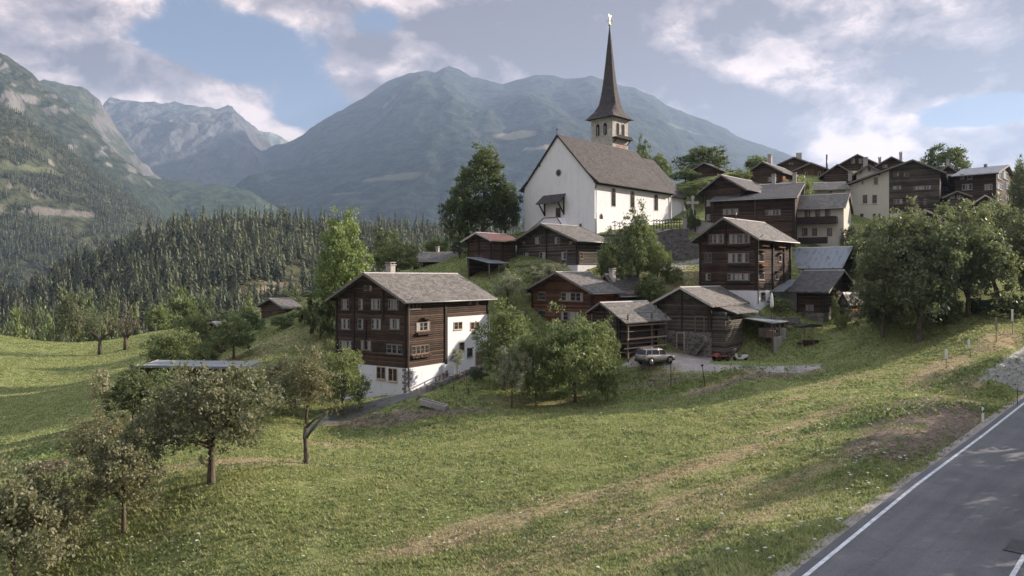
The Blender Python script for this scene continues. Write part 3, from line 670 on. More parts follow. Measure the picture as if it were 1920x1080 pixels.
            if random.random() < curtain:
                k = random.uniform(.3, .9); cb = MB(); cbs.append(cb)
                if random.random() < .5: s.fbox(cb, face, a0+t, a0+t+(a1-a0-2*t)*k, zz0+t, zz1-t, d+.018, d+.022)
                else: s.fbox(cb, face, a1-t-(a1-a0-2*t)*k, a1-t, zz0+t, zz1-t, d+.018, d+.022)
        fr.build('sash', sash, o)
        for cb in cbs: cb.build('curtain', CURT, o)
        if box or flowers:
            bb = MB(); s.fbox(bb, face, u0-.05, u1+.05, z0-.34, z0-.1, d+.10, d+.34); bb.build('flower_box', DARKW, o)
        if flowers:
            fb = MB()
            for k in range(30):
                u = random.uniform(u0, u1); z = z0-.08+random.uniform(-.18, .16); dd = d+random.uniform(.14, .42); q = .035
                s.fbox(fb, face, u-q, u+q, z-q, z+q, dd-q, dd+q)
            fb.build('flowers', RED, o)
        return o
    def row(s, face, y0, y1, items, **kw):
        for it in items:
            s.window(face, it[0], y0 if len(it) < 4 else it[2], it[1], y1 if len(it) < 4 else it[3], **({**kw, **(dict(n=it[-1]) if len(it) in (3, 5) else {})}))
    def door(s, face, x0, y0, x1, y1, m=BEAM, casing=SASHG, d=0.):
        u0, u1, z0, z1 = s.rect(face, x0, y0, x1, y1); b = MB(); c = .1
        s.fbox(b, face, u0+c, u1-c, z0, z1-c, d, d+.03)
        for k in range(3): uu = u0+c+(u1-u0-2*c)*(k+.5)/3; s.fbox(b, face, uu-.08, uu+.08, z0+.15, z1-c-.15, d+.03, d+.045)
        o = b.build('door', m, s.root)
        f = MB(); s.fbox(f, face, u0, u0+c, z0, z1, d, d+.07); s.fbox(f, face, u1-c, u1, z0, z1, d, d+.07); s.fbox(f, face, u0+c, u1-c, z1-c, z1, d, d+.068); f.build('door_frame', casing, o)
        h = MB(); s.fbox(h, face, u1-c-.12, u1-c-.06, z0+.95, z0+1.1, d+.045, d+.1); h.build('handle', IRON, o)
        return o
    def chimney(s, u, v_, h=1.3, w=.6, m=CHIM, cap=True, z=None):
        """u along the ridge, v_ across (in roof coordinates)"""
        sp = s.W if s.axis == 'x' else s.L
        zz = z if z is not None else (s.zR-(s.apu-v_)*s.k0 if v_ < s.apu else s.zR-(v_-s.apu)*s.k1)
        x, y = (u, v_) if s.axis == 'x' else (v_, u)
        b = MB(); b.box(x-w/2, x+w/2, y-w/2, y+w/2, zz-.6, zz+h); o = b.build('chimney', m, s.roof)
        if cap:
            c = MB(); c.box(x-w*.62, x+w*.62, y-w*.62, y+w*.62, zz+h+.002, zz+h+.09)
            for dx in (-1, 1):
                for dy in (-1, 1): c.box(x+dx*w*.35-.05, x+dx*w*.35+.05, y+dy*w*.35-.05, y+dy*w*.35+.05, zz+h+.09, zz+h+.3)
            c.box(x-w*.6, x+w*.6, y-w*.6, y+w*.6, zz+h+.3, zz+h+.36); c.build('chimney_cap', STONECAP, o)
        return o
    def downpipe(s, face, u, z0, z1, off=.12):
        b = MB(); P = (lambda u, d, z: (-d, u, z)) if face == 'A' else (lambda u, d, z: (u, -d, z))
        b.tube([P(u, s.oe, z1+.25), P(u, s.oe*.6, z1), P(u, off, z1-.3), P(u, off, z0)], .055, 6); return b.build('downpipe', GUTM, s.root)
    def gable_poly(s, x0, y0, *a): pass

# ---------------------------------------------------------------- house 1: the big house with the white base
h = House('farmhouse', 'big dark four-storey log house with white plastered base and red flowers', 'house', 762, 75, 34, 630, 915, 742, 562, 511,
          found=691, foundm=WHITE, og=.95, oe=.75)
big = h
h.row('A', 560, 581, [(640, 655), (673, 681, 1), (696, 714, 3), (728, 748, 3)], curtain=.7, sill=True)
h.row('A', 597, 618, [(640, 657), (671, 682, 1), (697, 715), (731, 750)], curtain=.9)
h.row('A', 638, 657, [(637, 663, 3), (677, 697, 3)], curtain=.8)
h.window('A', 725, 645, 755, 664, 3, curtain=.3); h.row('A', 535, 545, [(683, 689, 1), (692, 698, 1)], bars=False)
for x0, x1 in ((707, 724), (729, 746)):
    h.window('A', x0, 687 if x0 < 720 else 690, x1, 711 if x0 < 720 else 715, 2, casing=SANDST, curtain=0, d=.055, sash=SASHD)
h.joint('A', 664, 545, 668); h.joint('A', 719, 545, 600); h.joint('A', 686, 600, 655, .2); h.joint('B', 835, 562, 692, .32)
h.window('B', 768, 567, 788, 580, 3, curtain=.2, sash=SASHD)
h.window('B', 780, 603, 806, 621, 2, casing=SASHD, curtain=.9, flowers=True)
hood = MB(); u0, u1, z0, z1 = h.rect('B', 790, 595, 806, 598); h.fbox(hood, 'B', u0, u1, z0, z1, 0, .5); hood.build('window_hood', DARKW, h.root)
h.window('B', 771, 647, 804, 664, 4, curtain=.2, flowers=True, sash=SASHD)
# white masonry part
h.block('masonry_block', 'B', 838, 592, 917, 745, 0, .12, WHITE)
h.row('B', 603, 618, [(849, 865), (880, 896)], casing=SANDST, d=.12, curtain=0, sash=SASHD, sill=True)
h.window('B', 859, 641, 869, 658, 1, casing=SANDST, d=.12, curtain=0, sash=SASHD)
h.window('B', 874, 652, 884, 669, 1, casing=STONE, d=.12, curtain=0, sash=IRON)
h.row('B', 561, 571, [(876, 884, 1), (891, 897, 1)], curtain=1)
h.door('B', 889, 658, 905, 684, m=BEAM, casing=SANDST, d=.12)
h.block('stair_landing', 'B', 880, 685, 915, 700, .12, 1.6, STONE)
h.block('porch_wall', 'B', 828, 683, 838, 700, 0, .45, WHITE)
q = MB(); zf = h.zf
for k in range(9):
    z = -.1+k*(zf+.1)/9; l = .75 if k % 2 else .5; q.box(-.09, l, -.09, .3 if k % 2 else .5, z, z+(zf+.1)/9-.05)
q.build('corner_quoins', QUOIN, h.root)
h.chimney(3.8, h.W/2+.6, 1.15, .75); h.downpipe('B', .25, .8, h.zE+.1)
h.window('A', 670, 712, 676, 718, 1, d=.055, sill=False, bars=False)

# ---------------------------------------------------------------- house 3: gable house in front of the church
h = House('chalet', 'dark board-clad chalet with white base, directly below the white church gable', 'house', 1083, 100, 48, 970, 1135, 512, 449, 419, found=497, foundm=WHITE, wall=WOODG, og=1.1, oe=1.0)
h.row('A', 444, 458, [(1003, 1014, 1), (1040, 1050, 1)], curtain=1); h.row('A', 472, 487, [(982, 991, 1), (1012, 1023, 1), (1053, 1064, 1)], curtain=1, sash=SASH, casing=SASH)
h.row('A', 452, 458, [(980, 985, 1), (1067, 1073, 1)], bars=False, curtain=1)
h.joint('A', 1025, 432, 496, .18); h.block('beam_course', 'A', 974, 470, 1082, 472, 0, .08, DARKW)
h.window('B', 1087, 472, 1093, 486, 1, casing=SASHD)
b = MB(); b.tube([(-.9, 1.2, -1), (-.9, 1.2, 3.2)], .12, 8); b.build('stovepipe', METALP, h.root)

# ---------------------------------------------------------------- house 4: barn with red roof
h = House('hay_barn', 'dark log barn with a dull red roof left of the chalet below the church', 'barn', 922, 105, 45, 877, 966, 503, 449, 435.5, roofm=ROOFR, wall=WOOD, og=.8, oe=.7, gutter=False, trim=STONECAP)
h.joint('A', 898, 440, 500, .2); h.joint('B', 942, 452, 500, .25); h.door('A', 893, 478, 904, 497, WOODG)
redbarn = h
# lean-to with a pale sheet roof
r = empty('lean_to_shelter', tuple(Vector(P3(905, 510, 103))), R(45), label='open lean-to with a pale grey sheet roof beside the red-roofed barn', cat='shelter')
b = MB(); b.prism([(-4.6, 1.0), (-4.6, 1.08), (0.3, 2.0), (.3, 1.9)], 'x', -2.6, 1.6); ro = b.build('roof', GREYSHEET, r); uv_roof(ro, lambda c, n: (c.x, c.y))
for x, y, z in ((-2.3, -4.3, 1.0), (1.3, -4.3, 1.0), (-2.3, 0, 1.85), (1.3, 0, 1.85), (-.5, -4.3, 1.0)):
    b = MB(); b.box(x-.08, x+.08, y-.08, y+.08, -2.5, z); b.build('post', BEAM, r)
b = MB(); b.box(-2.4, 1.4, .0, .08, -2.5, 1.8); b.build('back_wall', WOOD, r)
r.location = Vector(P3(901, 508, 106)); 
# house 5: long low building
h = House('long_shed', 'long low dark building with a grey-brown roof behind the big farmhouse roof', 'building', 880, 124, 18, 775, 884, 512, 488, 472, axis='y', wall=WOOD, roofm=ROOF, og=.5, oe=.9, logs=False, L=9)
h.row('A', 492, 501, [(786, 792, 1), (830, 838, 2)], sash=SASH, casing=SASH, curtain=1); h.chimney(8, h.apu+.3, .8, .5); h.chimney(1.5, h.apu+.2, .8, .4)

# ---------------------------------------------------------------- house 6: middle house
h = House('chalet', 'warm brown log chalet with orange side wall, right of the big farmhouse', 'house', 1110, 88, 46, 997, 1153, 640, 545, 509, wall=WOODR, og=1.0, oe=1.0, found=628)
h.row('A', 547, 563, [(1009, 1023, 1)], casing=SASHD, curtain=.3); h.row('A', 548, 565, [(1052, 1094, 3)], casing=SASHD, curtain=1)
h.row('A', 581, 599, [(1009, 1023, 1)], casing=SASHD, curtain=.3); h.row('A', 584, 602, [(1052, 1094, 3)], casing=SASHD, curtain=1)
b = MB(); u0, u1, z0, z1 = h.rect('B', 1112, 553, 1152, 640); h.fbox(b, 'B', .35, u1, z0, z1, 0, .03); b.build('wall_cladding', WOODO, h.root)
b = MB(); b.box(-.96, -.9, h.W/2-.28, h.W/2+.28, h.zR-.55, h.zR-.25); b.box(-.97, -.89, h.W/2-.16, h.W/2+.16, h.zR-.75, h.zR-.55); b.build('gable_ornament', DARKW, h.root)
for k in range(9):
    b = MB(); x = -.6+k*.95; b.box(x-.06, x+.06, -h.oe+.02, .1, h.zE-.42, h.zE-.26); b.build('rafter_end', PALEW, h.roof)
mid = h
h = House('chalet', 'low wing with dark grey roof and small chimney, right of the warm brown chalet', 'house', 1154, 93, 46, 1120, 1207, 640, 541, 513, wall=WOODR, roofm=ROOFD, og=.3, oe=.9, logs=False)
h.row('B', 546, 559, [(1168, 1192, 4)], curtain=.3, casing=DARKW)
for k in range(9):
    b = MB(); x = -.2+k*.95; b.box(x-.06, x+.06, -h.oe+.02, .1, h.zE-.42, h.zE-.26); b.build('rafter_end', PALEW, h.roof)
c = h.chimney(.5, .9, 1.1, .6, CHIM)
b = MB(); b.prism([(.35, 3.0), (.9, 3.5), (1.45, 3.0)], 'x', 0, .1)

# ---------------------------------------------------------------- house 7: small granary with galleries
h = House('granary', 'small grey granary with three open timber galleries, in front of the warm brown chalet', 'granary', 1160, 80, 48, 1110, 1231, 658, 588, 566, wall=WOODG, og=.9, oe=.25, gutter=False, th=.14)
gl = h; L = h.L
h.joint('A', 1134, 575, 612, .16)
for k, (py, x0) in enumerate(((607, 1158), (631.5, 1160), (648, 1152))):
    u, z = h.hit('B', 1190, py); b = MB(); b.box(-.1 if k < 2 else -.6, L+.1, -1.35, -1.22, z-.12, z+.02); b.build('gallery_rail', PALEW, h.root)
    if k != 0 or True:
        b = MB(); b.box(0, L, -1.22, -.0, z-.75 if k == 0 else z-.62, z-.68 if k == 0 else z-.55); b.build('gallery_floor', BEAM, h.root)
for x in (.05, L*.62, L+.0):
    b = MB(); b.box(x-.08, x+.08, -1.34, -1.18, -1.2, h.zE-.05); b.build('post', BEAM, h.root)
b = MB(); b.box(-.9, L+.72, -1.62, .2, h.zE-.03, h.zE+.05); 
r = MB(); k0 = h.k0; r.prism([(-1.7, h.zE-.9*k0-.32), (.1, h.zE+.06+.1), (.1, h.zE-.02), (-1.7, h.zE-.9*k0-.44)], 'x', -.9, L+.72); ro = r.build('gallery_roof', ROOF, h.root); uv_roof(ro, lambda c, n: (c.x, c.y))
for y in (1.0, h.W-.6):
    b = MB(); b.box(-.75, -.6, y-.08, y+.08, -1.5, h.zE-.1); b.build('post', BEAM, h.root)

# ---------------------------------------------------------------- house 8: stone-based barn on the gravel yard
h = House('barn', 'weathered grey log barn on a rubble-stone base beside the gravel yard', 'barn', 1331, 83, 36, 1232, 1392, 664, 569, 537.5, found=623, foundm=STONE, wall=WOODG, og=.9, oe=.7, gutter=False, trim=STONECAP)
h.door('A', 1237, 591, 1252, 622, WOODG); h.door('A', 1303, 592, 1321, 624, WOODG); h.joint('A', 1279, 552, 622, .18)
h.window('A', 1282, 548, 1291, 560, 1, curtain=0, bars=False, sill=False, sash=DARKW)
h.door('A', 1269, 623, 1284, 663, WOODG, casing=STONECAP, d=.055)
b = MB()
for k in range(9):
    u, z = h.hit('A', 1289+k*3.6, 659-k*4.3); b.box(-.9, -.06, u-.75, u, z-1.0, z)
b.build('stone_steps', STONE, h.root)
barn = h
# annexe of the barn and its lower roof
u1 = h.hit('B', 1368, 600)[0]
b = MB(); b.box(.5, u1, -1.6, -.02, -2, h.zE-1.0); b.build('annexe_wall', WOODG, h.root)
b = MB(); b.prism([(-2.6, h.zE-1.1), (-.02, h.zE-.22), (-.02, h.zE-.34), (-2.6, h.zE-1.22)], 'x', 1.4, u1+3.6); ro = b.build('annexe_roof', ROOF, h.root); uv_roof(ro, lambda c, n: (c.x, c.y))
wn = MB(); wn.box(1.5, 2.2, -1.66, -1.6, h.zE-2.4, h.zE-1.5); wo = wn.build('window', SASH, h.root); wn = MB()
for i in range(2):
    for j in range(2): wn.box(1.56+i*.31, 1.56+i*.31+.26, -1.68, -1.661, h.zE-2.34+j*.41, h.zE-2.34+j*.41+.36)
wn.build('pane', GLASS, wo)
# carport
b = MB(); b.prism([(-5.3, 2.05), (-5.3, 2.12), (-.7, 2.75), (-.7, 2.66)], 'x', u1+.1, u1+6.2)
r = empty('carport', h.root.location+Vector((0, 0, 1.25)), h.root.rotation_euler.z, label='open carport with grey sheet roof and thin posts, right of the barn', cat='carport')
ro = b.build('roof', GREYSHEET, r); x0 = u1+.1
for x, y in ((x0+.3, -5), (x0+3, -5), (x0+5.9, -5), (x0+3, -1), (x0+5.9, -1)):
    q = MB(); q.box(x-.07, x+.07, y-.07, y+.07, -2.5, 2.1+(y+5.3)*.135); q.build('post', BEAM, r)
q = MB(); q.box(x0+.3, x0+5.9, -5.25, -5.12, -2.2, .45); q.build('low_wall', GREYP, r)
q = MB(); q.bar((x0+.9, -5, .6), (x0+1.6, -5, 2.0), .1); q.bar((x0+5.9, -5, .6), (x0+5.2, -5, 1.9), .1); q.build('brace', BEAM, r)
o = MB().box(x0+1.9, x0+2.9, -4.6, -3.7, .25, 1.1).build('crate', PALEW, None, .02); o.matrix_world = r.matrix_basis; tag(o, 'pale wooden crate standing under the carport roof', 'crate')
q = MB()
for k in range(26):
    x = x0+3.3+random.random()*2.3; z = .35+random.random()*.8; q.tube([(x, -4.7, z), (x+random.uniform(-.1, .1), -3.6, z)], .1, 7)
o = q.build('log_pile', WOODR); o.matrix_world = r.matrix_basis; tag(o, 'stack of brown firewood logs under the carport roof', 'firewood')

# ---------------------------------------------------------------- house 9: the tall house
h = House('tall_house', 'tall narrow dark log house with three rows of windows, above the weathered barn', 'house', 1419, 92, 44, 1311, 1482, 592, 444, 408, found=545, foundm=WHITE, og=1.1, oe=.85)
h.row('A', 439, 457, [(1329, 1358, 3)], casing=SASHD, curtain=.9, box=True); h.row('A', 438, 457, [(1367, 1407, 4)], casing=SASHD, curtain=1, box=True)
h.row('A', 474, 493, [(1321, 1335, 2)], sash=SASHG, curtain=0); h.row('A', 474, 493, [(1365, 1405, 3)], casing=SASHD, curtain=1, box=True)
h.row('A', 512, 526, [(1323, 1333, 1)], curtain=1); h.row('A', 512, 526, [(1364, 1406, 4)], casing=SASHG, curtain=1, box=True)
h.joint('A', 1361, 420, 465, .22); h.joint('B', 1449, 450, 548, .36); h.joint('B', 1470, 455, 545, .3)
for x0, y0, x1, y1 in ((1422, 475, 1432, 491), (1459, 478, 1465, 491), (1422, 511, 1433, 525), (1453, 513, 1459, 524)):
    h.window('B', x0, y0, x1, y1, 1, casing=PALEW, sash=SASHD, curtain=0, bars=False)
    b = MB(); u0, u1, z0, z1 = h.rect('B', x0, y0, x1, y1); h.fbox(b, 'B', u0-.1, u1+.1, z1+.25, z1+.32, 0, .55); b.build('window_hood', DARKW, h.root)
for x0, x1, y in ((1424, 1437, 458), (1456, 1468, 461), (1424, 1434, 495)):
    b = MB(); u0, u1, z0, z1 = h.rect('B', x0, y, x1, y+4); h.fbox(b, 'B', u0, u1, z0, z1, .05, .4); b.build('flower_box', WOODO, h.root)
b = MB(); u0, z0 = h.hit('B', 1421, 578); h.fbox(b, 'B', .1, h.L, z0, z0+3.2, 0, .12)
h.door('B', 1444, 555, 1452, 586, DARKW, d=.06); h.window('B', 1426, 548, 1434, 562, 1, d=.06)
h.downpipe('B', .2, 1.5, h.zE+.1); tall = h
b = MB(); b.box(-.2, 2.2, h.W/2-.02, h.W/2+.6, h.zR-.05, h.zR+.0)
b = MB(); b.tube([(2.2, h.apu-.1, h.zR-.1), (2.2, h.apu-.1, h.zR+.9)], .08, 8); b.build('vent_pipe', METALP, h.roof)

# ---------------------------------------------------------------- houses 10, 11, 12
h = House('cottage', 'small log cottage with dark shingle roof and stone base above the right meadow', 'cottage', 1543, 93, 40, 1494, 1590, 612, 541, 506, axis='y', found=587, wall=WOOD, roofm=ROOFD, og=1.1, oe=1.35, gutter=False)
h.row('A', 538, 546, [(1515, 1527, 2)], curtain=1, casing=SASHD); h.row('A', 571, 583, [(1510, 1526, 3)], curtain=1, casing=SASHG)
cot = h
b = MB(); b.prism([(-2.8, h.zE-.35), (h.apu*.6, h.zE+1.15), (h.apu*.6, h.zE+1.05), (-2.8, h.zE-.45)], 'y', h.W+.75, h.W+4.2); ro = b.build('side_roof', GREYSHEET, h.root)
b = MB(); b.box(.3, h.L*.6, h.W, h.W+3.8, -.5, h.zE-.05); b.build('side_wing', GREYP, h.root)
h = House('old_barn', 'old barn with patched rusty zinc roof behind the small log cottage', 'barn', 1570, 103, 40, 1487, 1601, 540, 494, 462, axis='y', wall=WOOD, roofm=METAL, og=1.0, oe=1.3, gutter=False, th=.1)
h.joint('B', 1577, 480, 530, .3)
h = House('garden_shed', 'tiny shed with orange-brown boarded doors right of the small cottage', 'shed', 1591, 92, 52, 1574, 1616, 588, 564, 548, wall=WOODG, roofm=ROOF, og=.3, oe=.35, gutter=False, logs=False, th=.1)
h.door('B', 1593, 565.5, 1615, 586, WOODO)

# ---------------------------------------------------------------- house 13: the long dark house and the gable behind it, 14: white annexe
h = House('long_house', 'long dark wooden house with two chimneys and a purple-grey roof above the tall house', 'house', 1489, 112, 26, 1338, 1500, 446, 370, 342.5, axis='y', roofm=ROOFD, og=.5, oe=.9, apx=1504)
h.row('A', 391, 403, [(1355, 1385, 3)], casing=SASHG, curtain=1); h.row('A', 393, 404, [(1435, 1464, 3)], casing=SASHG, curtain=1)
h.downpipe('A', h.hit('A', 1416, 400)[0], .5, h.zE+.1)
h.chimney(h.hit('A', 1437, 340)[0]+.6, h.apu, 1.4, .6); h.chimney(h.hit('A', 1481, 340)[0]+.6, h.apu-.2, 1.5, .6)
h = House('gabled_house', 'dark gabled house with two small white windows, half hidden behind the long dark house', 'house', 1392, 118, 44, 1322, 1440, 446, 350, 328, og=.9, oe=1.2, roofm=ROOFD)
h.row('A', 375, 386, [(1323, 1332, 2)], sash=SASH, casing=SASH, curtain=1); h.row('A', 402, 413, [(1323, 1332, 2)], sash=SASH, casing=SASH, curtain=1)
h = House('white_annexe', 'cream plastered house with a long dark wooden balcony, beside the long dark house', 'house', 1582, 113, 31, 1491, 1596, 462, 388, 362, axis='y', wall=CREAM, roofm=ROOF, og=.3, oe=.6, logs=False, apx=1590)
h.row('A', 389, 408, [(1509, 1519, 2), (1529, 1538, 2), (1547, 1557, 2)], casing=DARKW, curtain=.5); h.row('A', 428, 441, [(1504, 1514, 2), (1523, 1532, 2), (1551, 1560, 2)], casing=DARKW, curtain=.5)
u0, u1, z0, z1 = h.rect('A', 1491, 408, 1571, 420)
b = MB()
for k in range(52): u = u0+(u1-u0)*k/52; b.box(-1.3, -1.25, u, u+.11, z0+.12, z1)
b.box(-1.36, -1.22, u0, u1, z1-.05, z1+.05); b.box(-1.3, 0, u0, u1, z0, z0+.12); b.box(-1.3, -.0, u0, u0+.06, z0, z1); b.build('balcony', DARKW, h.root)
h.window('B', 1590, 425, 1593, 432, 1)
o = h.block('garden_screen', 'A', 1500, 446, 1555, 458, 1.8, 1.95, DARKW)

# ---------------------------------------------------------------- house 15: the big half-white gable house
h = House('gabled_house', 'large frontal gabled house, left half white plaster and right half dark wood', 'house', 1762, 126, 32, 1594, 1768, 436, 321, 300, apx=1712, eave2=345, wall=WOODG, roofm=ROOFD, og=.9, oe=.9, logs=False)
u0, u1, z0, z1 = h.rect('A', 1667, 340, 1594, 440)
zs = lambda u: h.zR-(u-h.apu)*h.k1-.28
b = MB(); W = h.W; b.prism([(u0, -2), (W+.03, -2), (W+.03, zs(W)), (u0, zs(u0))], 'x', -.1, 0); b.build('white_wall', GREYP if False else CREAM, h.root)
h.row('A', 365, 382, [(1617, 1627, 1), (1635, 1645, 1)], d=.1, casing=CREAM, sash=DARKW, curtain=0); h.window('A', 1639, 333, 1646, 345, 1, d=.1, casing=SASHG, curtain=0); h.window('A', 1616, 340, 1619, 346, 1, d=.1, sill=False, bars=False)
h.row('A', 400, 412, [(1612, 1620, 1), (1636, 1643, 1), (1646, 1652, 1)], d=.1, casing=CREAM, sash=DARKW, curtain=0)
h.row('A', 348, 356, [(1674, 1690, 2), (1713, 1746, 4)], curtain=1, casing=SASHG); h.row('A', 373, 383, [(1675, 1693, 3), (1706, 1721, 3), (1731, 1738, 1)], curtain=.5, casing=SASHG)
h.row('A', 323, 331, [(1675, 1686, 2), (1694, 1706, 3)], curtain=.1, casing=SASHG, sash=SASHG); h.block('base_course', 'A', 1668, 400, 1690, 440, 0, .15, CREAM)
h.block('base_course', 'A', 1697, 402, 1716, 440, 0, .15, CREAM)
for x, y in ((1659, 303), (1690, 303)): pass

# ---------------------------------------------------------------- house 16: right house
h = House('corner_house', 'dark wooden house with many white-framed windows at the far right of the hill', 'house', 1868, 130, 44, 1790, 1903, 392, 324, 309.5, axis='y', wall=WOOD, roofm=METAL, og=.5, oe=.8, logs=False)
h.row('A', 326, 336, [(1800, 1808, 1), (1814, 1823, 1)], sash=SASH, casing=SASH, curtain=.5); h.row('A', 345, 356, [(1804, 1823, 3), (1846, 1861, 3)], sash=SASH, casing=SASH, curtain=.5)
h.row('B', 322, 336, [(1870, 1878, 1), (1881, 1890, 1)], sash=SASH, casing=SASH, curtain=.5); h.row('B', 343, 355, [(1867.9, 1880, 2), (1886, 1891, 1), (1896, 1901, 1)], sash=SASH, casing=SASH, curtain=.5)
h.row('B', 367, 374, [(1869, 1878, 2), (1884, 1890, 1)], casing=SASHD); h.joint('B', 1893, 350, 385, .5)
h.chimney(h.W*.5, h.apu, .5, .5, QUOIN, cap=False)

# ---------------------------------------------------------------- smaller houses of the upper village
def small(name, label, px, Y, a, left, right, base, eave, apex, wins=(), chim=(), **kw):
    g = kw.pop('group', None); kw.setdefault('og', .7); kw.setdefault('oe', .8); kw.setdefault('logs', False); kw.setdefault('gutter', False); kw.setdefault('roofm', ROOFD)
    h = House(name, label, kw.pop('cat', 'house'), px, Y, a, left, right, base, eave, apex, group=g, **kw)
    for w_ in wins: h.window(*w_[:5], w_[5] if len(w_) > 5 else 1, sash=SASH, casing=SASH, curtain=.7, bars=False)
    for c in chim: h.chimney(*c)
    return h
small('hut', 'small dark gabled hut among bushes, leftmost roof of the upper village', 1345, 150, 35, 1299, 1358, 345, 316, 305)
h = small('chalet', 'dark chalet with pale chimney and red window boxes behind the long dark house', 1462, 140, 40, 1402, 1500, 350, 320, 303, [('A', 1440, 332, 1448, 340), ('A', 1451, 332, 1457, 340)], [(3.5, 3.2, 1.5, .7)])
h.block('flower_box', 'B', 1463, 331, 1468, 338, .1, .5, WOODO); h.block('flower_box', 'B', 1488, 333, 1499, 338, .1, .6, PALEW)
small('chalet', 'black gable with two small square windows and a wide stone chimney on the skyline', 1514, 165, 20, 1463, 1522, 330, 305, 294.5, [('A', 1479, 305, 1482, 308), ('A', 1484, 305, 1487, 308)], [(.8, 1.8, 1.5, 1.2, STONEW, False)])
small('chalet', 'light brown boarded gable house between two black gables on the upper village', 1548, 150, 18, 1492, 1556, 345, 317, 305, [('A', 1509, 322, 1514, 333), ('A', 1534, 322, 1539, 331)], wall=WOODB, roofm=ROOF)
h = small('barn', 'dark gabled barn with open horizontal rails across its front', 1596, 145, 20, 1544, 1604, 350, 325, 308, cat='barn')
for k in range(4): h.block('rail', 'A', 1547, 328+k*4.4, 1594, 329.2+k*4.4, .5, .6, BEAM)
b = MB(); u, z = h.hit('A', 1551, 322); b.tube([(1, u, z-1), (1, u, z+3.6)], .18, 8); b.build('stovepipe', METALP, h.root)
small('chalet', 'tall black skyline gable with white windows, highest roof of the village', 1638, 160, 20, 1576, 1648, 345, 305, 289.5, [('A', 1596, 297, 1603, 306), ('A', 1610, 297, 1617, 306), ('A', 1615, 312, 1622, 319)])
small('chalet', 'small white-walled house between the highest gable and the half-white house', 1650, 140, 25, 1606, 1658, 345, 322, 309, [('A', 1627, 313, 1633, 321), ('A', 1611, 319, 1616, 326)], [(1, 2.5, 1.6, .8), (1, 5.2, .9, .7)], wall=CREAM)
small('chalet', 'dark gable with two slim chimneys rising directly behind the large half-white house', 1694, 150, 22, 1648, 1700, 340, 306, 294, [('A', 1655, 309, 1664, 314, 2)], [(1, 4.3, 1.2, .5), (1, .4, 1.9, .5)])
h = small('chalet', 'dark house with bright little porch roof between half-white house and corner house', 1800, 140, 30, 1755, 1806, 400, 326, 310.5, [('A', 1763, 350, 1777, 357, 3)], [(1.2, 2.0, 1.0, .5)])
o = h.block('pale_porch_roof', 'A', 1760, 329, 1794, 332.5, .1, 2.2, STONECAP)
h = small('porch_house', 'low timber house with glazed veranda below the corner house', 1812, 122, 24, 1776, 1818, 400, 366, 358, [('A', 1781, 366, 1790, 372, 2), ('A', 1794, 366, 1803, 372, 2)], wall=WOODG)
small('cottage', 'small cottage gable with pale edged roof in front of the corner house', 1864, 118, 36, 1832, 1870, 396, 376, 365.5, axis='x', roofm=METAL, trim=STONECAP)
small('hay_barn', 'dark barn gable almost buried in the crowns of the right-hand trees', 1776, 112, 28, 1694, 1790, 440, 413, 393, cat='barn', trim=STONECAP)
h = small('cottage', 'low white cottage with grey roof between the cream annexe and the railed barn', 1586, 131, 14, 1514, 1592, 372, 354, 341, [('A', 1523, 359, 1526, 362), ('A', 1555, 357, 1560, 363)], axis='y', wall=CREAM, roofm=ROOF, L=8)
h = small('hay_barn', 'dark hay barn with a low roof alone on the left slope behind bushes', 555, 118, 40, 490, 566, 625, 584, 572.5, cat='barn', roofm=ROOFR, apx=521) if False else small('hay_barn', 'dark hay barn with a low roof alone on the left slope behind bushes', 536, 118, 50, 490, 562, 618, 577, 559, cat='barn', roofm=ROOF)
h = small('shed', 'tiny dark shed roof peeking out between fruit trees left of the big farmhouse', 414, 96, 55, 401, 424, 632, 609, 603, cat='shed', roofm=METAL)
h = small('shed', 'long low shed with a pale blue-grey metal roof behind the largest apple tree', 440, 70, 6, 262, 445, 720, 690, 686, cat='shed', L=3.2, roofm=GREYSHEET, axis='y', trim=STONECAP)

# ---------------------------------------------------------------- the church
ch = House('church', 'white church with steep brown roof and stone tower with needle spire', 'church', 1115, 115, 44, 983, 1258, 470, 339, 252, wall=CHURCHW, roofm=ROOFC, og=.25, oe=.55, logs=False, gutter=False, trim=ROOFD, ridgecap=False, th=.25)
h = ch
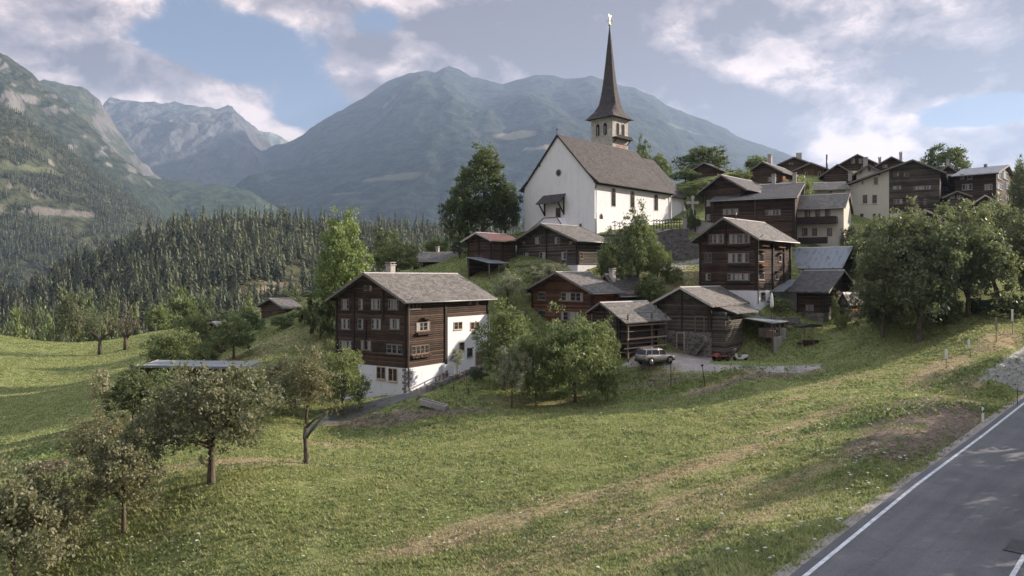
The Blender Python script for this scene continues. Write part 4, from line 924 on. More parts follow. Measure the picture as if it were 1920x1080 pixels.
# bell-cast flare at the visible eaves
for sgn in (0, 1):
    e0, z0 = -h.oe, h.zl0
    pts = [(.9, h.zE+.27+.9*h.k0+.04), (-.55, h.zE+.27-.55*h.k0+.42), (-1.05, h.zE+.27-.55*h.k0+.05), (-1.05, h.zE+.27-.55*h.k0-.08), (-.5, h.zE+.25-.5*h.k0+.1)]
    if sgn: pts = [(h.W-p, z) for p, z in pts]
    b = MB(); b.prism(pts, 'x', -.27, h.L+.22); ro = b.build('eave_flare', ROOFC, h.root); uv_roof(ro, lambda c, n: (c.x, abs(c.y-h.W/2)*1.5))
b = MB(); h.fbox(b, 'B', -.03, h.L+.05, h.zE-.75, h.zE-.35, 0, .14); b.build('cornice', CHURCHW, h.root)
def lancet(H, face, x0, y0, x1, y1, d=0):
    u0, u1, z0, z1 = H.rect(face, x0, y0, x1, y1); w = u1-u0; m_ = (u0+u1)/2; hh = z1-z0
    def arch(k, e): return [(u0-k, z0-k), (u1+k, z0-k), (u1+k, z0+hh*.68), (m_+w*.36+k*.7, z0+hh*.86), (m_, z1+k), (m_-w*.36-k*.7, z0+hh*.86), (u0-k, z0+hh*.68)]
    def pr(k, a, b_, name, m, par):
        b = MB(); P = arch(k, 0); 
        if face == 'B': b.prism(P, 'y', -a, -b_)
        else: b.prism(P, 'x', -a, -b_)
        return b.build(name, m, par)
    o = pr(.14, d, d+.05, 'window', SANDST, H.root); pr(0, d+.05, d+.07, 'pane', GLASS, o)
    b = MB(); H.fbox(b, face, m_-.03, m_+.03, z0, z1-.3, d+.07, d+.09)
    for k in range(1, 6): H.fbox(b, face, u0, u1, z0+hh*.68*k/5-.015, z0+hh*.68*k/5+.015, d+.07, d+.085)
    b.build('leading', IRON, o)
for x0, x1, y0, y1 in ((1147, 1153.5, 349, 386), (1182.5, 1189, 354, 389), (1227, 1233, 360, 394)): lancet(h, 'B', x0, y0, x1, y1)
lancet(h, 'B', 1125, 401, 1129.5, 415)
h.window('B', 1140, 420, 1146, 432, 1, casing=SANDST, curtain=0); h.window('B', 1171, 417, 1177, 428, 1, casing=SANDST, curtain=0)
h.block('plinth', 'B', 1115.5, 417, 1258, 470, 0, .12, CHURCHW)
# round window
u, z = h.hit('A', 1047.5, 324)
for r0, d0, d1, nm, m_ in ((.62, 0, .05, 'round_window', SANDST), (.47, .05, .07, 'pane', GLASS)):
    b = MB(); P = [(u+r0*math.cos(2*math.pi*k/24), z+r0*math.sin(2*math.pi*k/24)) for k in range(24)]; b.prism(P, 'x', -d0, -d1); o = b.build(nm, m_, h.root if r0 > .5 else o)
b = MB(); b.box(-.09, -.07, u-.03, u+.03, z-.45, z+.45); b.box(-.09, -.07, u-.45, u+.45, z-.03, z+.03); b.build('leading', IRON, o)
# porch canopy
u0, u1, z0, z1 = h.rect('A', 1019, 371, 1061, 386)
b = MB(); b.prism([(u0, z1), (u0, z1-.12), (u1, z1-.12), (u1, z1)], 'x', -.1, -.0)
b = MB(); mid_ = (u0+u1)/2
vs = [(-.05, u0, z1+.55), (-.05, u1, z1+.55), (-1.9, u1+.1, z1-1.0), (-1.9, u0-.1, z1-1.0)]; vs += [(x, y, z_-.12) for x, y, z_ in vs]
b.add(vs, [(0, 1, 2, 3), (7, 6, 5, 4), (0, 3, 7, 4), (1, 5, 6, 2), (2, 6, 7, 3), (0, 4, 5, 1)]); ro = b.build('porch_canopy', ROOFC, h.root); uv_roof(ro, lambda c, n: (c.y, c.x))
for y in (u0+.35, u1-.35):
    b = MB(); b.bar((-.12, y, z0-1.4), (-1.6, y, z1-.98), .18); b.bar((-.12, y, z0-1.6), (-.12, y, z1), .18); b.build('canopy_bracket', DARKW, h.root)
h.door('A', 1042, 389, 1052, 412, WOODG, casing=SANDST)
u0, u1, z0, z1 = h.rect('A', 988, 411, 1078, 440); um = h.hit('A', 1046, 411)[0]
b = MB(); b.prism([(u1, z0-.6), (um+1.4, z1), (um-1.4, z1), (u0, z0-.2), (u0, -3), (u1, -3)], 'x', -1.9, -.02); b.build('outside_stair', CHURCHW, h.root)
b = MB(); b.bar((-1.9, u1, z0-.55), (-1.9, um+1.4, z1+.05), .14, .14); b.bar((-1.9, um+1.4, z1+.05), (-1.9, um-1.4, z1+.05), .14, .14); b.bar((-1.9, um-1.4, z1+.05), (-1.9, u0, z0-.15), .14, .14); b.build('stair_coping', QUOIN, h.root)
o = h.window('A', 1086, 419, 1091, 428, 1, casing=SANDST, curtain=0, bars=False)
for k in range(10):
    b = MB(); z = .8+k*.62; b.box(-.04, .5 if k % 2 else .3, -.14, -.12, z, z+.5); 
b = MB(); b.tube([(.15, -.2, -2), (.15, -.2, h.zE-.4)], .09, 6); b.build('downpipe', GUTM, h.root)
b = MB(); b.tube([(h.L-.3, -.2, -2), (h.L-.3, -.2, h.zE-.4)], .09, 6); b.build('downpipe', GUTM, h.root)
b = MB(); b.bar((-.25, h.W/2, h.zR-.1), (-.25, h.W/2, h.zR+1.1), .07); b.bar((-.25, h.W/2-.3, h.zR+.75), (-.25, h.W/2+.3, h.zR+.75), .07); b.build('gable_cross', IRON, h.root)
# choir
L, W = h.L, h.W; cw = 1.3; zc = h.zE-.2; zr = h.zR-1.0
b = MB(); c0, c1 = cw, W-cw; x1 = L+6.5
vs = [(L, c0), (x1, c0), (x1+3, c0+3.2), (x1+3, c1-3.2), (x1, c1), (L, c1)]
b.prism(vs, 'z', -2, zc); b.build('choir_wall', CHURCHW, h.root)
o_ = .7; ev = [(L, c0-o_), (x1+.3, c0-o_), (x1+3+o_, c0+2.9), (x1+3+o_, c1-2.9), (x1+.3, c1+o_), (L, c1+o_)]
vv = [(x, y, zc-.35) for x, y in ev]+[(L, W/2, zr), (x1-.3, W/2, zr)]
b = MB(); b.add(vv, [(0, 1, 7, 6), (1, 2, 7), (2, 3, 7), (3, 4, 7), (4, 5, 6, 7), (0, 5, 4, 3, 2, 1), (0, 6, 5)]); ro = b.build('choir_roof', ROOFC, h.root); uv_roof(ro, lambda c, n: (c.x, c.z*1.4))
for x, y, r_ in ((L+.5, c0, -90), (x1, c0, -65), (x1+3, c0+3.2, -25)):
    b = MB(); M = Matrix.Translation((x, y, 0)) @ Matrix.Rotation(R(r_), 4, 'Z')
    vs = [M @ Vector(p) for p in ((0, -.4, -2), (0, .4, -2), (1.6, .4, -2), (1.6, -.4, -2), (0, -.4, zc-1.2), (0, .4, zc-1.2), (.7, .4, zc-3), (.7, -.4, zc-3), (1.6, .4, 3.2), (1.6, -.4, 3.2))]
    b.add(vs, [(0, 1, 2, 3), (0, 4, 5, 1), (3, 2, 8, 9), (9, 8, 6, 7), (7, 6, 5, 4), (0, 3, 9, 7, 4), (1, 5, 6, 8, 2)]); b.build('buttress', CHURCHW, h.root)
for xx in (L+3.4,):
    b = MB(); P = [(xx-.4, 3), (xx+.4, 3), (xx+.4, 6.3), (xx, 7.2), (xx-.4, 6.3)]; b.prism(P, 'y', c0-.05, c0-.0); o = b.build('window', SANDST, h.root)
    b = MB(); P = [(xx-.28, 3.15), (xx+.28, 3.15), (xx+.28, 6.2), (xx, 6.9), (xx-.28, 6.2)]; b.prism(P, 'y', c0-.07, c0-.051); b.build('pane', GLASS, o)
# sacristy with a low roof at the choir
b = MB(); b.box(L+1.4, L+6, c0-4.2, c0-.01, -2, 3.6); b.build('sacristy_wall', CHURCHW, h.root)
# tower
s0, t0 = 25.4, 15.1; w = 5.3
zt = (HY-216)/F*144-h.zb
b = MB(); b.box(s0, s0+w, t0, t0+w, 0, zt); b.build('tower_wall', STONEW, h.root)
class TF: pass
def tface(face, uc, zc_, w_, h_, nm, arch=True, par=None, d=0, m=GLASS):
    P = [(uc-w_/2, zc_-h_/2), (uc+w_/2, zc_-h_/2), (uc+w_/2, zc_+h_/2-w_/2)]+([(uc+w_/2*math.cos(a), zc_+h_/2-w_/2+w_/2*math.sin(a)) for a in (R(45), R(90), R(135))] if arch else [(uc+w_/2, zc_+h_/2), (uc-w_/2, zc_+h_/2)])+[(uc-w_/2, zc_+h_/2-w_/2)]
    b = MB()
    if face == 'A': b.prism(P, 'x', s0-d, s0-d-.06)
    else: b.prism(P, 'y', t0-d, t0-d-.06)
    return b.build(nm, m, par or h.root)
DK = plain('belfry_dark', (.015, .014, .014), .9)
for f_, c in (('A', t0), ('B', s0)):
    for du in (1.75, 3.55):
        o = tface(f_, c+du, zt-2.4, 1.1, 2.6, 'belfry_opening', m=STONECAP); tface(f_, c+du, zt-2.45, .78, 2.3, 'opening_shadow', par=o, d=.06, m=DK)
        if f_ == 'A':
            o2 = MB(); o2.tube([(s0-.15, c+du, zt-3.8), (s0-.15, c+du, zt-2)], .08, 6); o2.build('column', STONECAP, o)
    o = tface(f_, c+2.65, zt-6.3 if f_ == 'A' else zt-11, .8, 1.8, 'window', m=SANDST); tface(f_, c+2.65, zt-6.35 if f_ == 'A' else zt-11, .5, 1.5, 'pane', par=o, d=.06)
b = MB(); b.box(s0-.2, s0+w+.3, t0-1.1, t0-.01, zt-4.5, zt-4.32); b.bar((s0+.3, t0-.05, zt-5.4), (s0+.3, t0-1, zt-4.5), .14); b.bar((s0+w-.4, t0-.05, zt-5.4), (s0+w-.4, t0-1, zt-4.5), .14)
b.box(s0, s0+w, t0-1.1, t0-1.04, zt-4.32, zt-3.9); b.build('tower_balcony', DARKW, h.root)
# clock
cx_, cz_ = s0+2.75, zt-7.2
b = MB(); b.prism([(cx_-1.45, cz_-1.5), (cx_+1.45, cz_-1.5), (cx_+1.45, cz_+1.5), (cx_-1.45, cz_+1.5)], 'y', t0-.03, t0); o = b.build('clock_face', plain('faded_red_paint', (.34, .20, .16), .9, var=.3), h.root)
b = MB()
for k in range(12):
    a_ = 2*math.pi*k/12; p = Vector((cx_+1.15*math.sin(a_), t0-.05, cz_+1.15*math.cos(a_))); q_ = Vector((cx_+.92*math.sin(a_), t0-.05, cz_+.92*math.cos(a_))); b.bar(p, q_, .10, .05, up=(0, 1, 0))
b.build('clock_numerals', GOLD, o)
b = MB(); b.lathe([(.0001, 0), (.45, 0), (.45, .04), (.0001, .04)], 20); o3 = b.build('clock_centre', GOLD, o); o3.location = (cx_, t0-.03, cz_); o3.rotation_euler = (R(90), 0, 0)
b = MB(); b.bar((cx_, t0-.12, cz_), (cx_-.75, t0-.12, cz_-.3), .12, .04, up=(0, 1, 0)); b.bar((cx_, t0-.12, cz_), (cx_-.45, t0-.12, cz_-1.0), .09, .04, up=(0, 1, 0)); b.build('clock_hands', GOLD, o)
# needle spire: square flared foot turning octagonal
cx0, cy0 = s0+w/2, t0+w/2; prof = [(3.55, -.25), (3.25, .1), (2.65, 1.2), (2.15, 2.6), (1.75, 4.2), (1.42, 6.0), (1.12, 8.2), (.84, 10.6), (.58, 13.0), (.34, 15.2), (.16, 16.8), (.07, 17.6)]
tot = ((HY-45)/F*146-h.zb-zt)/17.6; n = 16; vs = []; fs = []
for r_, z_ in prof:
    k_ = min(1, max(0, z_/2.4))
    for i in range(n):
        a_ = 2*math.pi*i/n+math.pi/4; c_, s_ = math.cos(a_), math.sin(a_); m_ = max(abs(c_), abs(s_))
        a8 = (a_+math.pi/8) % (math.pi/4)-math.pi/8; ro8 = math.cos(math.pi/8)/math.cos(a8)
        sq = 1/m_; rr = r_*(sq*(1-k_)+ro8*k_*1.08); vs.append((cx0+rr*c_, cy0+rr*s_, zt+z_*tot))
m_ = len(prof); fs = [(i*n+k, i*n+(k+1) % n, (i+1)*n+(k+1) % n, (i+1)*n+k) for i in range(m_-1) for k in range(n)]+[tuple(range(n-1, -1, -1)), tuple(range((m_-1)*n, m_*n))]
b = MB(); b.add(vs, fs); sp = b.build('spire', ROOFC, h.root); uv_roof(sp, lambda c, n_: (math.atan2(c.y-cy0, c.x-cx0)*2.2, c.z))
zt2 = zt+17.6*tot
b = MB(); b.lathe([(.01, 0), (.22, .12), (.3, .3), (.22, .48), (.01, .6)], 12, (cx0, cy0, zt2)); b.build('spire_ball', GOLD, sp)
b = MB(); b.bar((cx0, cy0, zt2+.5), (cx0, cy0, zt2+2.0), .1)
dx, dy = .6, -.6
b.bar((cx0-dx*.7, cy0-dy*.7, zt2+1.2), (cx0+dx*.7, cy0+dy*.7, zt2+1.2), .1)
for q_ in ((cx0-dx*.75, cy0-dy*.75, zt2+1.05), (cx0+dx*.75, cy0+dy*.75, zt2+1.05)): b.lathe([(.01, 0), (.15, .15), (.01, .3)], 8, q_)
b.build('spire_cross', GOLD, sp)
b = MB(); b.prism([(cx0-.1, zt2+2), (cx0+.35, zt2+2.0), (cx0+.6, zt2+2.35), (cx0+.3, zt2+2.2), (cx0-.1, zt2+2.3), (cx0-.35, zt2+2.5), (cx0-.3, zt2+2.15)], 'y', cy0-.03, cy0+.03); b.build('weathercock', GOLD, sp)

# ---------------------------------------------------------------- churchyard walls
def wall_between(name, label, pts, top, m, th=.6, cap=True, depth=7, cat='wall'):
    """pts: photo (px, py_top, Y) corners of a free-standing wall"""
    P = [Vector(P3(*p)) for p in pts]; root = empty(name, P[0], label=label, cat=cat); b = MB(); c = MB()
    for p, q_ in zip(P, P[1:]):
        a_ = p-P[0]; d = q_-P[0]; u = Vector((d.x-a_.x, d.y-a_.y, 0)).normalized(); nn = Vector((-u.y, u.x, 0))*th/2
        vs = [a_-nn, d-nn, d+nn, a_+nn]; lo = [Vector((v_.x, v_.y, v_.z-depth)) for v_ in vs]
        b.add(lo+vs, [(3, 2, 1, 0), (4, 5, 6, 7), (0, 1, 5, 4), (1, 2, 6, 5), (2, 3, 7, 6), (3, 0, 4, 7)])
        k = 1.35; vs = [a_-nn*k, d-nn*k, d+nn*k, a_+nn*k]; hi = [v_+Vector((0, 0, .12)) for v_ in vs]; vs = [v_+Vector((0, 0, .003)) for v_ in vs]
        c.add(vs+hi, [(3, 2, 1, 0), (4, 5, 6, 7), (0, 1, 5, 4), (1, 2, 6, 5), (2, 3, 7, 6), (3, 0, 4, 7)])
    b.build('stonework', m, root)
    if cap: c.build('coping', QUOIN, root)
    return root
wall_between('churchyard_wall', 'long grey stone retaining wall below the cemetery right of the church', [(1120, 441, 110), (1222, 440, 110), (1258, 431, 111), (1288, 431, 113)], 0, WALLST)
wall_between('retaining_wall', 'upper stepped retaining wall behind the tall dark house', [(1262, 452, 107), (1330, 450, 109)], 0, WALLST, depth=6)
wall_between('garden_wall', 'weathered plastered wall with a shallow niche between the cemetery and the gabled house', [(1280, 407, 118), (1340, 420, 117)], 0, GREYP, depth=6)
# ---------------------------------------------------------------- trees
def leaf_mesh(name, P, size, seed, up=.25, aspect=.62):
    """one small bent leaf spray (two triangles) per point"""
    g = np.random.default_rng(seed); n = len(P)
    nrm = g.normal(size=(n, 3)); nrm[:, 2] = np.abs(nrm[:, 2])+up; nrm /= np.linalg.norm(nrm, axis=1)[:, None]
    a = np.cross(nrm, g.normal(size=(n, 3))); a /= np.linalg.norm(a, axis=1)[:, None]+1e-9; b = np.cross(nrm, a)
    s = size*g.uniform(.6, 1.3, n)[:, None]
    v = np.stack([P-a*s, P-b*s*aspect+nrm*s*.15, P+a*s, P+b*s*aspect-nrm*s*.12], 1).reshape(-1, 3)
    f = np.arange(4*n).reshape(n, 4); f = np.concatenate([f[:, [0, 1, 2]], f[:, [0, 2, 3]]])
    return np_mesh(name, v, f)
def crown_points(rx, rz, cz, nc, per, seed, lumps=.35, fill=.5, cr=.2, shape='round'):
    """leaf positions clustered on twigs through an uneven crown volume; returns points and clump centres"""
    g = np.random.default_rng(seed); C_ = []
    ph = g.uniform(0, 6.28, (5, 2))
    while len(C_) < nc:
        d = g.normal(size=3); d /= np.linalg.norm(d)
        if d[2] < -.75: continue
        az = math.atan2(d[1], d[0]); el = math.asin(d[2])
        lum = 1+lumps*(.5*math.sin(2*az+ph[0, 0]+2*el)+.35*math.sin(3*az+ph[1, 0]-3*el)+.3*math.sin(5*az+ph[2, 0]+4*el)+.25*math.sin(7*el+ph[3, 0]+az))
        r = lum*(fill+(1-fill)*g.random()**.45)
        hx = 1.
        if shape == 'tall': hx = 1-.45*max(0, d[2]*r)
        if shape == 'dome': hx = 1-.25*max(0, d[2]); 
        if shape == 'vase': hx = .8+.35*d[2]
        C_.append((d[0]*r*rx*hx, d[1]*r*rx*hx, cz+d[2]*r*rz))
    C_ = np.array(C_); n = nc*per; k = np.repeat(np.arange(nc), per)
    off = g.normal(size=(n, 3))*np.array([1, 1, .7])*(cr*min(rx, rz*1.1))*g.uniform(.5, 1.2, nc)[k][:, None]*.6
    return C_[k]+off, C_
def wood_mesh(h0, C_, r0, seed, lean=(0, 0), nl=12, fork=.45):
    """tapered trunk with limbs reaching into the crown"""
    g = np.random.default_rng(seed); b = MB(); top = C_[:, 2].max()*.8
    pts = [(0, 0, -.6), (lean[0]*.1, lean[1]*.1, 0), (lean[0]*.4+g.normal()*.05, lean[1]*.4, h0*.5), (lean[0], lean[1], h0), (lean[0]*1.2+g.normal()*.2, lean[1]*1.2+g.normal()*.2, h0+(top-h0)*.5), (lean[0]*1.2+g.normal()*.3, lean[1]*1.2, top)]
    b.tube(pts, [r0*1.35, r0*1.2, r0, r0*.85, r0*.45, r0*.1], 8)
    for i in g.choice(len(C_), min(nl, len(C_)), replace=False):
        c = C_[i]; z0 = h0+(top-h0)*.45*g.random()*fork*2; t = max(0, (z0-h0)/(top-h0)); x0 = lean[0]*(1+.2*t); y0 = lean[1]*(1+.2*t)
        m1 = ((c[0]*.4+x0*.6)+g.normal()*.15, (c[1]*.4+y0*.6)+g.normal()*.15, z0+(c[2]-z0)*.35+.15); m2 = (c[0]*.75+x0*.25, c[1]*.75+y0*.25, z0+(c[2]-z0)*.7+.1)
        rr = r0*.42*(1-.5*t); b.tube([(x0, y0, z0), m1, m2, tuple(c)], [rr, rr*.7, rr*.45, rr*.15], 5)
    return b
TREES = {}
def tree_kind(key, leaf, rx, rz, cz, nc, per, size, h0, r0, seed, **kw):
    up = kw.pop('up', .25); nl = kw.pop('nl', 12); lean = kw.pop('lean', (0, 0))
    P, C_ = crown_points(rx, rz, cz, nc, per, seed, **kw)
    P = P[P[:, 2] > h0*.55]
    me = leaf_mesh('crown', P, size, seed, up); me.materials.append(LEAF[leaf])
    b = wood_mesh(h0, C_, r0, seed, lean, nl); w_ = bpy.data.meshes.new('trunk'); w_.from_pydata(b.v, [], b.f); w_.polygons.foreach_set('use_smooth', [True]*len(b.f)); w_.materials.append(BARK)
    TREES[key] = (me, w_, np.abs(P[:, 0]).max()*.93, np.percentile(P[:, 2], 99.5))
# key: leaf material, crown half width, half height, centre height, clumps, leaves per clump, leaf size, trunk height, trunk radius
tree_kind('apple', 'apple', 3.9, 2.6, 4.1, 300, 54, .115, 1.7, .24, 11, lumps=.25, fill=.30, cr=.17)
tree_kind('apple_b', 'apple', 3.0, 2.6, 3.7, 220, 50, .11, 1.5, .17, 12, lumps=.4, fill=.25, cr=.17)
tree_kind('apple_c', 'apple', 2.7, 2.7, 3.4, 180, 50, .11, 1.0, .14, 13, lumps=.5, fill=.25, cr=.18)
tree_kind('lime', 'dark', 5.2, 7.2, 8.0, 420, 36, .23, 2.2, .45, 14, lumps=.22, fill=.5, cr=.13, shape='dome')
tree_kind('lime_b', 'dark', 5.0, 6.0, 7.0, 330, 36, .22, 2.0, .4, 15, lumps=.3, fill=.5, cr=.14)
tree_kind('beech', 'light', 4.3, 5.8, 7.0, 400, 38, .18, 1.8, .26, 16, lumps=.2, fill=.35, cr=.16, shape='dome')
tree_kind('round', 'green', 3.4, 3.0, 4.0, 190, 40, .17, 1.6, .2, 17, lumps=.3, fill=.4, cr=.17)
tree_kind('ash', 'green', 4.2, 5.4, 6.0, 320, 40, .17, 1.4, .22, 18, lumps=.45, fill=.3, cr=.15, shape='tall')
tree_kind('plum', 'green', 3.3, 3.0, 3.3, 290, 46, .125, .8, .16, 19, lumps=.35, fill=.35, cr=.15)
tree_kind('walnut', 'walnut', 4.8, 5.2, 6.2, 430, 42, .18, 2.0, .34, 20, lumps=.35, fill=.35, cr=.14, lean=(.6, .2))
tree_kind('walnut_b', 'walnut', 4.4, 5.4, 6.0, 380, 42, .18, 1.6, .3, 21, lumps=.4, fill=.35, cr=.15)
tree_kind('orchard', 'grey', 2.4, 1.7, 2.9, 110, 40, .10, 1.2, .11, 22, lumps=.4, fill=.25, cr=.2, up=.1)
tree_kind('bush', 'green', 1.5, 1.2, 1.0, 50, 40, .12, .3, .07, 23, lumps=.4, fill=.3, cr=.25, nl=6)
tree_kind('bush_b', 'dark', 1.8, 1.1, .9, 60, 38, .14, .3, .07, 24, lumps=.4, fill=.3, cr=.25, nl=6)
tree_kind('sapling', 'grey', .75, 1.2, 2.1, 34, 30, .085, .9, .035, 25, lumps=.5, fill=.2, cr=.3, nl=7)
tree_kind('field_edge', 'walnut', 4.6, 5.0, 5.6, 200, 26, .30, 1.2, .26, 26, lumps=.45, fill=.4, cr=.16)
tree_kind('field_edge_b', 'green', 4.2, 4.4, 5.0, 180, 26, .30, 1.0, .24, 27, lumps=.4, fill=.4, cr=.17)
tree_kind('poplar', 'dark', 2.3, 4.2, 4.6, 150, 36, .15, .8, .16, 28, lumps=.35, fill=.3, cr=.2, shape='tall')
def tree(kind, px, Y, wpx, top, label, name='broadleaf_tree', cat='tree', group=None, rot=None, base=None, dz=0):
    """px, Y: where the trunk stands; wpx: half crown width in photo pixels; top: photo row of the crown's top"""
    cm, tm, rw, rh = TREES[kind]; p = at(px, Y)
    hgt = (HY-top)/F*Y-p.z; sx = wpx/F*Y/rw; sz = hgt/rh
    o = empty(name, p, rot if rot is not None else random.uniform(0, 6.28), label=label, cat=cat, group=group)
    o.scale = (sx, sx, sz)
    link('trunk', tm, None, o); link('crown', cm, None, o); return o
# by the church
tree('lime', 905, 124, 58, 280, 'huge dark lime tree with a lit crown top, left of the church gable')
tree('lime_b', 862, 126, 32, 352, 'lower dark lime crown on the left side of the huge lime tree')
tree('lime_b', 948, 126, 32, 345, 'dark lime crown squeezed between the huge lime tree and the church wall')
tree('ash', 1196, 98, 44, 384, 'leafy ash tree with a narrow top standing in front of the cemetery wall')
tree('ash', 1150, 97, 48, 432, 'broad green tree left of the ash in front of the church wall')
tree('plum', 1232, 99, 30, 455, 'small round green tree right of the ash below the retaining wall')
tree('bush', 1262, 99, 22, 498, 'light green bush on the slope below the village lane', 'bush', 'bush')
tree('bush', 1218, 95, 24, 515, 'rounded bush beside the dark grey roof below the ash tree', 'bush', 'bush')
tree('bush_b', 1180, 112, 26, 425, 'dark hedge below the white church wall', 'bush', 'bush')
tree('ash', 1205, 165, 26, 258, 'small tree behind the stone church tower', dz=0)
tree('round', 1235, 160, 22, 290, 'tree crown showing over the church roof ridge')
# around the farmhouse
tree('beech', 643, 92, 62, 398, 'tall light green beech behind the left corner of the big farmhouse')
tree('bush_b', 600, 92, 36, 560, 'dark bushes at the foot of the tall light green beech', 'bush', 'bush')
tree('round', 742, 112, 46, 452, 'round green tree behind the ridge of the big farmhouse')
tree('field_edge', 725, 150, 34, 428, 'brownish loose tree behind the round green tree')
tree('plum', 642, 69, 62, 655, 'fruit tree with drooping branches in front of the white farmhouse base')
tree('apple_c', 575, 64, 62, 650, 'grey-green fruit tree left of the farmhouse beside the path')
tree('apple_b', 520, 67, 50, 668, 'pale fruit tree between the largest apple tree and the farmhouse')
tree('poplar', 250, 60, 44, 685, 'dark dense tree behind the left side of the largest apple tree')
tree('plum', 305, 63, 56, 693, 'leafy tree hiding the left half of the blue-grey metal roof')
tree('plum', 470, 62, 44, 690, 'small leafy tree right of the largest apple tree')
tree('sapling', 857, 77, 17, 655, 'young tree tied to stakes before the farmhouse door', name='young_tree')
tree('apple', 396, 44, 132, 690, 'largest apple tree with a wide crown in the left foreground', name='apple_tree', rot=.4)
tree('apple_b', 232, 40, 96, 792, 'leaning slender apple tree in the left foreground', name='apple_tree', rot=2)
tree('apple_b', 200, 47, 85, 768, 'second-row apple tree behind the leaning one', name='apple_tree', rot=4)
tree('apple_c', 30, 36, 112, 850, 'bushy apple tree at the left edge of the meadow', name='apple_tree', rot=1)
tree('apple_c', 98, 38, 76, 880, 'low twiggy fruit tree between the left edge tree and the leaning apple tree', name='apple_tree', rot=3)
tree('sapling', 192, 66, 24, 692, 'thin sparse tree on the left meadow above the apple trees', name='young_tree')
tree('plum', 322, 92, 62, 620, 'bushy tree at the edge of the left meadow above the blue-grey roof')
tree('plum', 385, 88, 36, 640, 'small round tree beside the bushy meadow tree')
tree('round', 438, 90, 36, 590, 'slender fruit tree on the slope left of the farmhouse')
tree('plum', 376, 102, 46, 588, 'broad bush next to the tiny shed roof')
tree('round', 465, 104, 26, 580, 'small tree left of the lone hay barn')
tree('plum', 528, 100, 30, 590, 'bush in front of the lone hay barn', 'bush', 'bush')
tree('bush_b', 578, 98, 34, 575, 'dark bushes right of the lone hay barn', 'bush', 'bush')
tree('round', 590, 130, 30, 545, 'green tree behind the roof of the lone hay barn')
# the pair of leafy trees before the brown chalet
tree('ash', 946, 74, 68, 568, 'dark leafy tree right of the farmhouse door', rot=1)
tree('plum', 1078, 71, 94, 594, 'broad leafy plum tree in front of the brown chalet', rot=2)
tree('plum', 1005, 70, 64, 622, 'leafy tree between the dark tree and the broad plum tree')
tree('orchard', 960, 68, 42, 640, 'pale staked fruit tree standing in the shade')
tree('bush', 1140, 71, 22, 660, 'bush at the left end of the gravel yard', 'bush', 'bush')
tree('plum', 1135, 75, 30, 610, 'small tree beside the galleries of the granary')
for x, y_, w_, t_, l in ((952, 95, 34, 506, 'pale grey-green orchard tree nearest the farmhouse roof'), (1010, 98, 40, 486, 'pale grey-green orchard tree below the chalet windows'), (1048, 99, 26, 492, 'pale orchard tree in front of the white chalet base'), (985, 104, 24, 500, 'small orchard tree beside the sheet-roofed shelter')):
    tree('orchard', x, y_, w_, t_, l, group='orchard trees between the chalets')
tree('round', 820, 138, 24, 445, 'green tree left of the red-roofed barn') 
tree('poplar', 862, 118, 20, 440, 'dark conifer-like tree beside the red-roofed barn')
# right-hand trees
tree('walnut', 1722, 80, 104, 388, 'large leafy tree with forked trunk, left one of the right-hand group', rot=.5)
tree('walnut_b', 1655, 83, 62, 415, 'leafy tree leaning over the small cottage side of the right-hand group')
tree('walnut_b', 1815, 83, 84, 383, 'large leafy tree behind the snow poles, right of the forked tree')
tree('walnut', 1872, 90, 74, 378, 'leafy tree in the second row near the right edge')
tree('walnut_b', 1945, 86, 66, 392, 'leafy tree cut by the right edge of the view')
tree('walnut', 1640, 104, 44, 412, 'bright leafy tree below the base of the large half-white gabled house')
tree('walnut_b', 1770, 92, 60, 398, 'tree filling the gap between the two largest right-hand trees')
tree('round', 1690, 88, 60, 470, 'rounded lower tree inside the right-hand group')
tree('round', 1612, 108, 30, 445, 'small tree right of the old barn with the zinc roof')
tree('round', 1690, 100, 40, 405, 'tree crown below the buried hay barn gable')
tree('round', 1560, 119, 26, 444, 'bushy tree in front of the cream house')
tree('plum', 1632, 96, 22, 500, 'bush between the old barn and the right-hand trees', 'bush', 'bush')
tree('bush_b', 1650, 86, 34, 560, 'low dark bush at the foot of the right-hand trees', 'bush', 'bush')
tree('bush_b', 1770, 82, 34, 560, 'dark undergrowth between the two right-hand trunks', 'bush', 'bush')
tree('bush_b', 1850, 84, 44, 560, 'dense undergrowth behind the snow poles', 'bush', 'bush')
tree('bush_b', 1905, 82, 34, 555, 'dense bush at the right edge above the drive', 'bush', 'bush')
tree('walnut', 1915, 120, 26, 300, 'dark tree on the right edge beside the corner house')
tree('lime_b', 1772, 175, 42, 273, 'rounded tree on the skyline behind the half-white house')
tree('lime_b', 1318, 170, 44, 275, 'rounded tree on the skyline between the church and the village')
tree('round', 1418, 165, 22, 292, 'small dark tree beside the chalet with the pale chimney')
tree('round', 1285, 150, 24, 318, 'tree between the choir and the village huts')
tree('round', 1318, 138, 38, 338, 'bushy green trees in front of the small dark hut')
tree('round', 1385, 138, 26, 318, 'green tree behind the half-hidden gabled house')
tree('walnut_b', 1600, 112, 26, 420, 'leafy tree in front of the white half of the gabled house')
tree('bush', 1510, 126, 16, 340, 'bright bush right of the long dark house roof', 'bush', 'bush')
tree('bush', 1500, 128, 20, 330, 'bush beside the light brown gable house', 'bush', 'bush')
tree('bush', 1462, 93, 20, 558, 'bush beside the folded white parasol', 'bush', 'bush')
tree('plum', 1566, 90.5, 10, 556, 'small climbing tree against the sunlit cottage gable')
tree('bush', 1578, 89, 12, 590, 'low shrubs below the tiny shed', 'bush', 'bush')
tree('bush_b', 1298, 117, 14, 394, 'clipped hedge beside the wayside cross', 'hedge', 'hedge')
tree('bush', 765, 76.5, 16, 722, 'shrub at the quoined corner of the farmhouse', 'bush', 'bush')
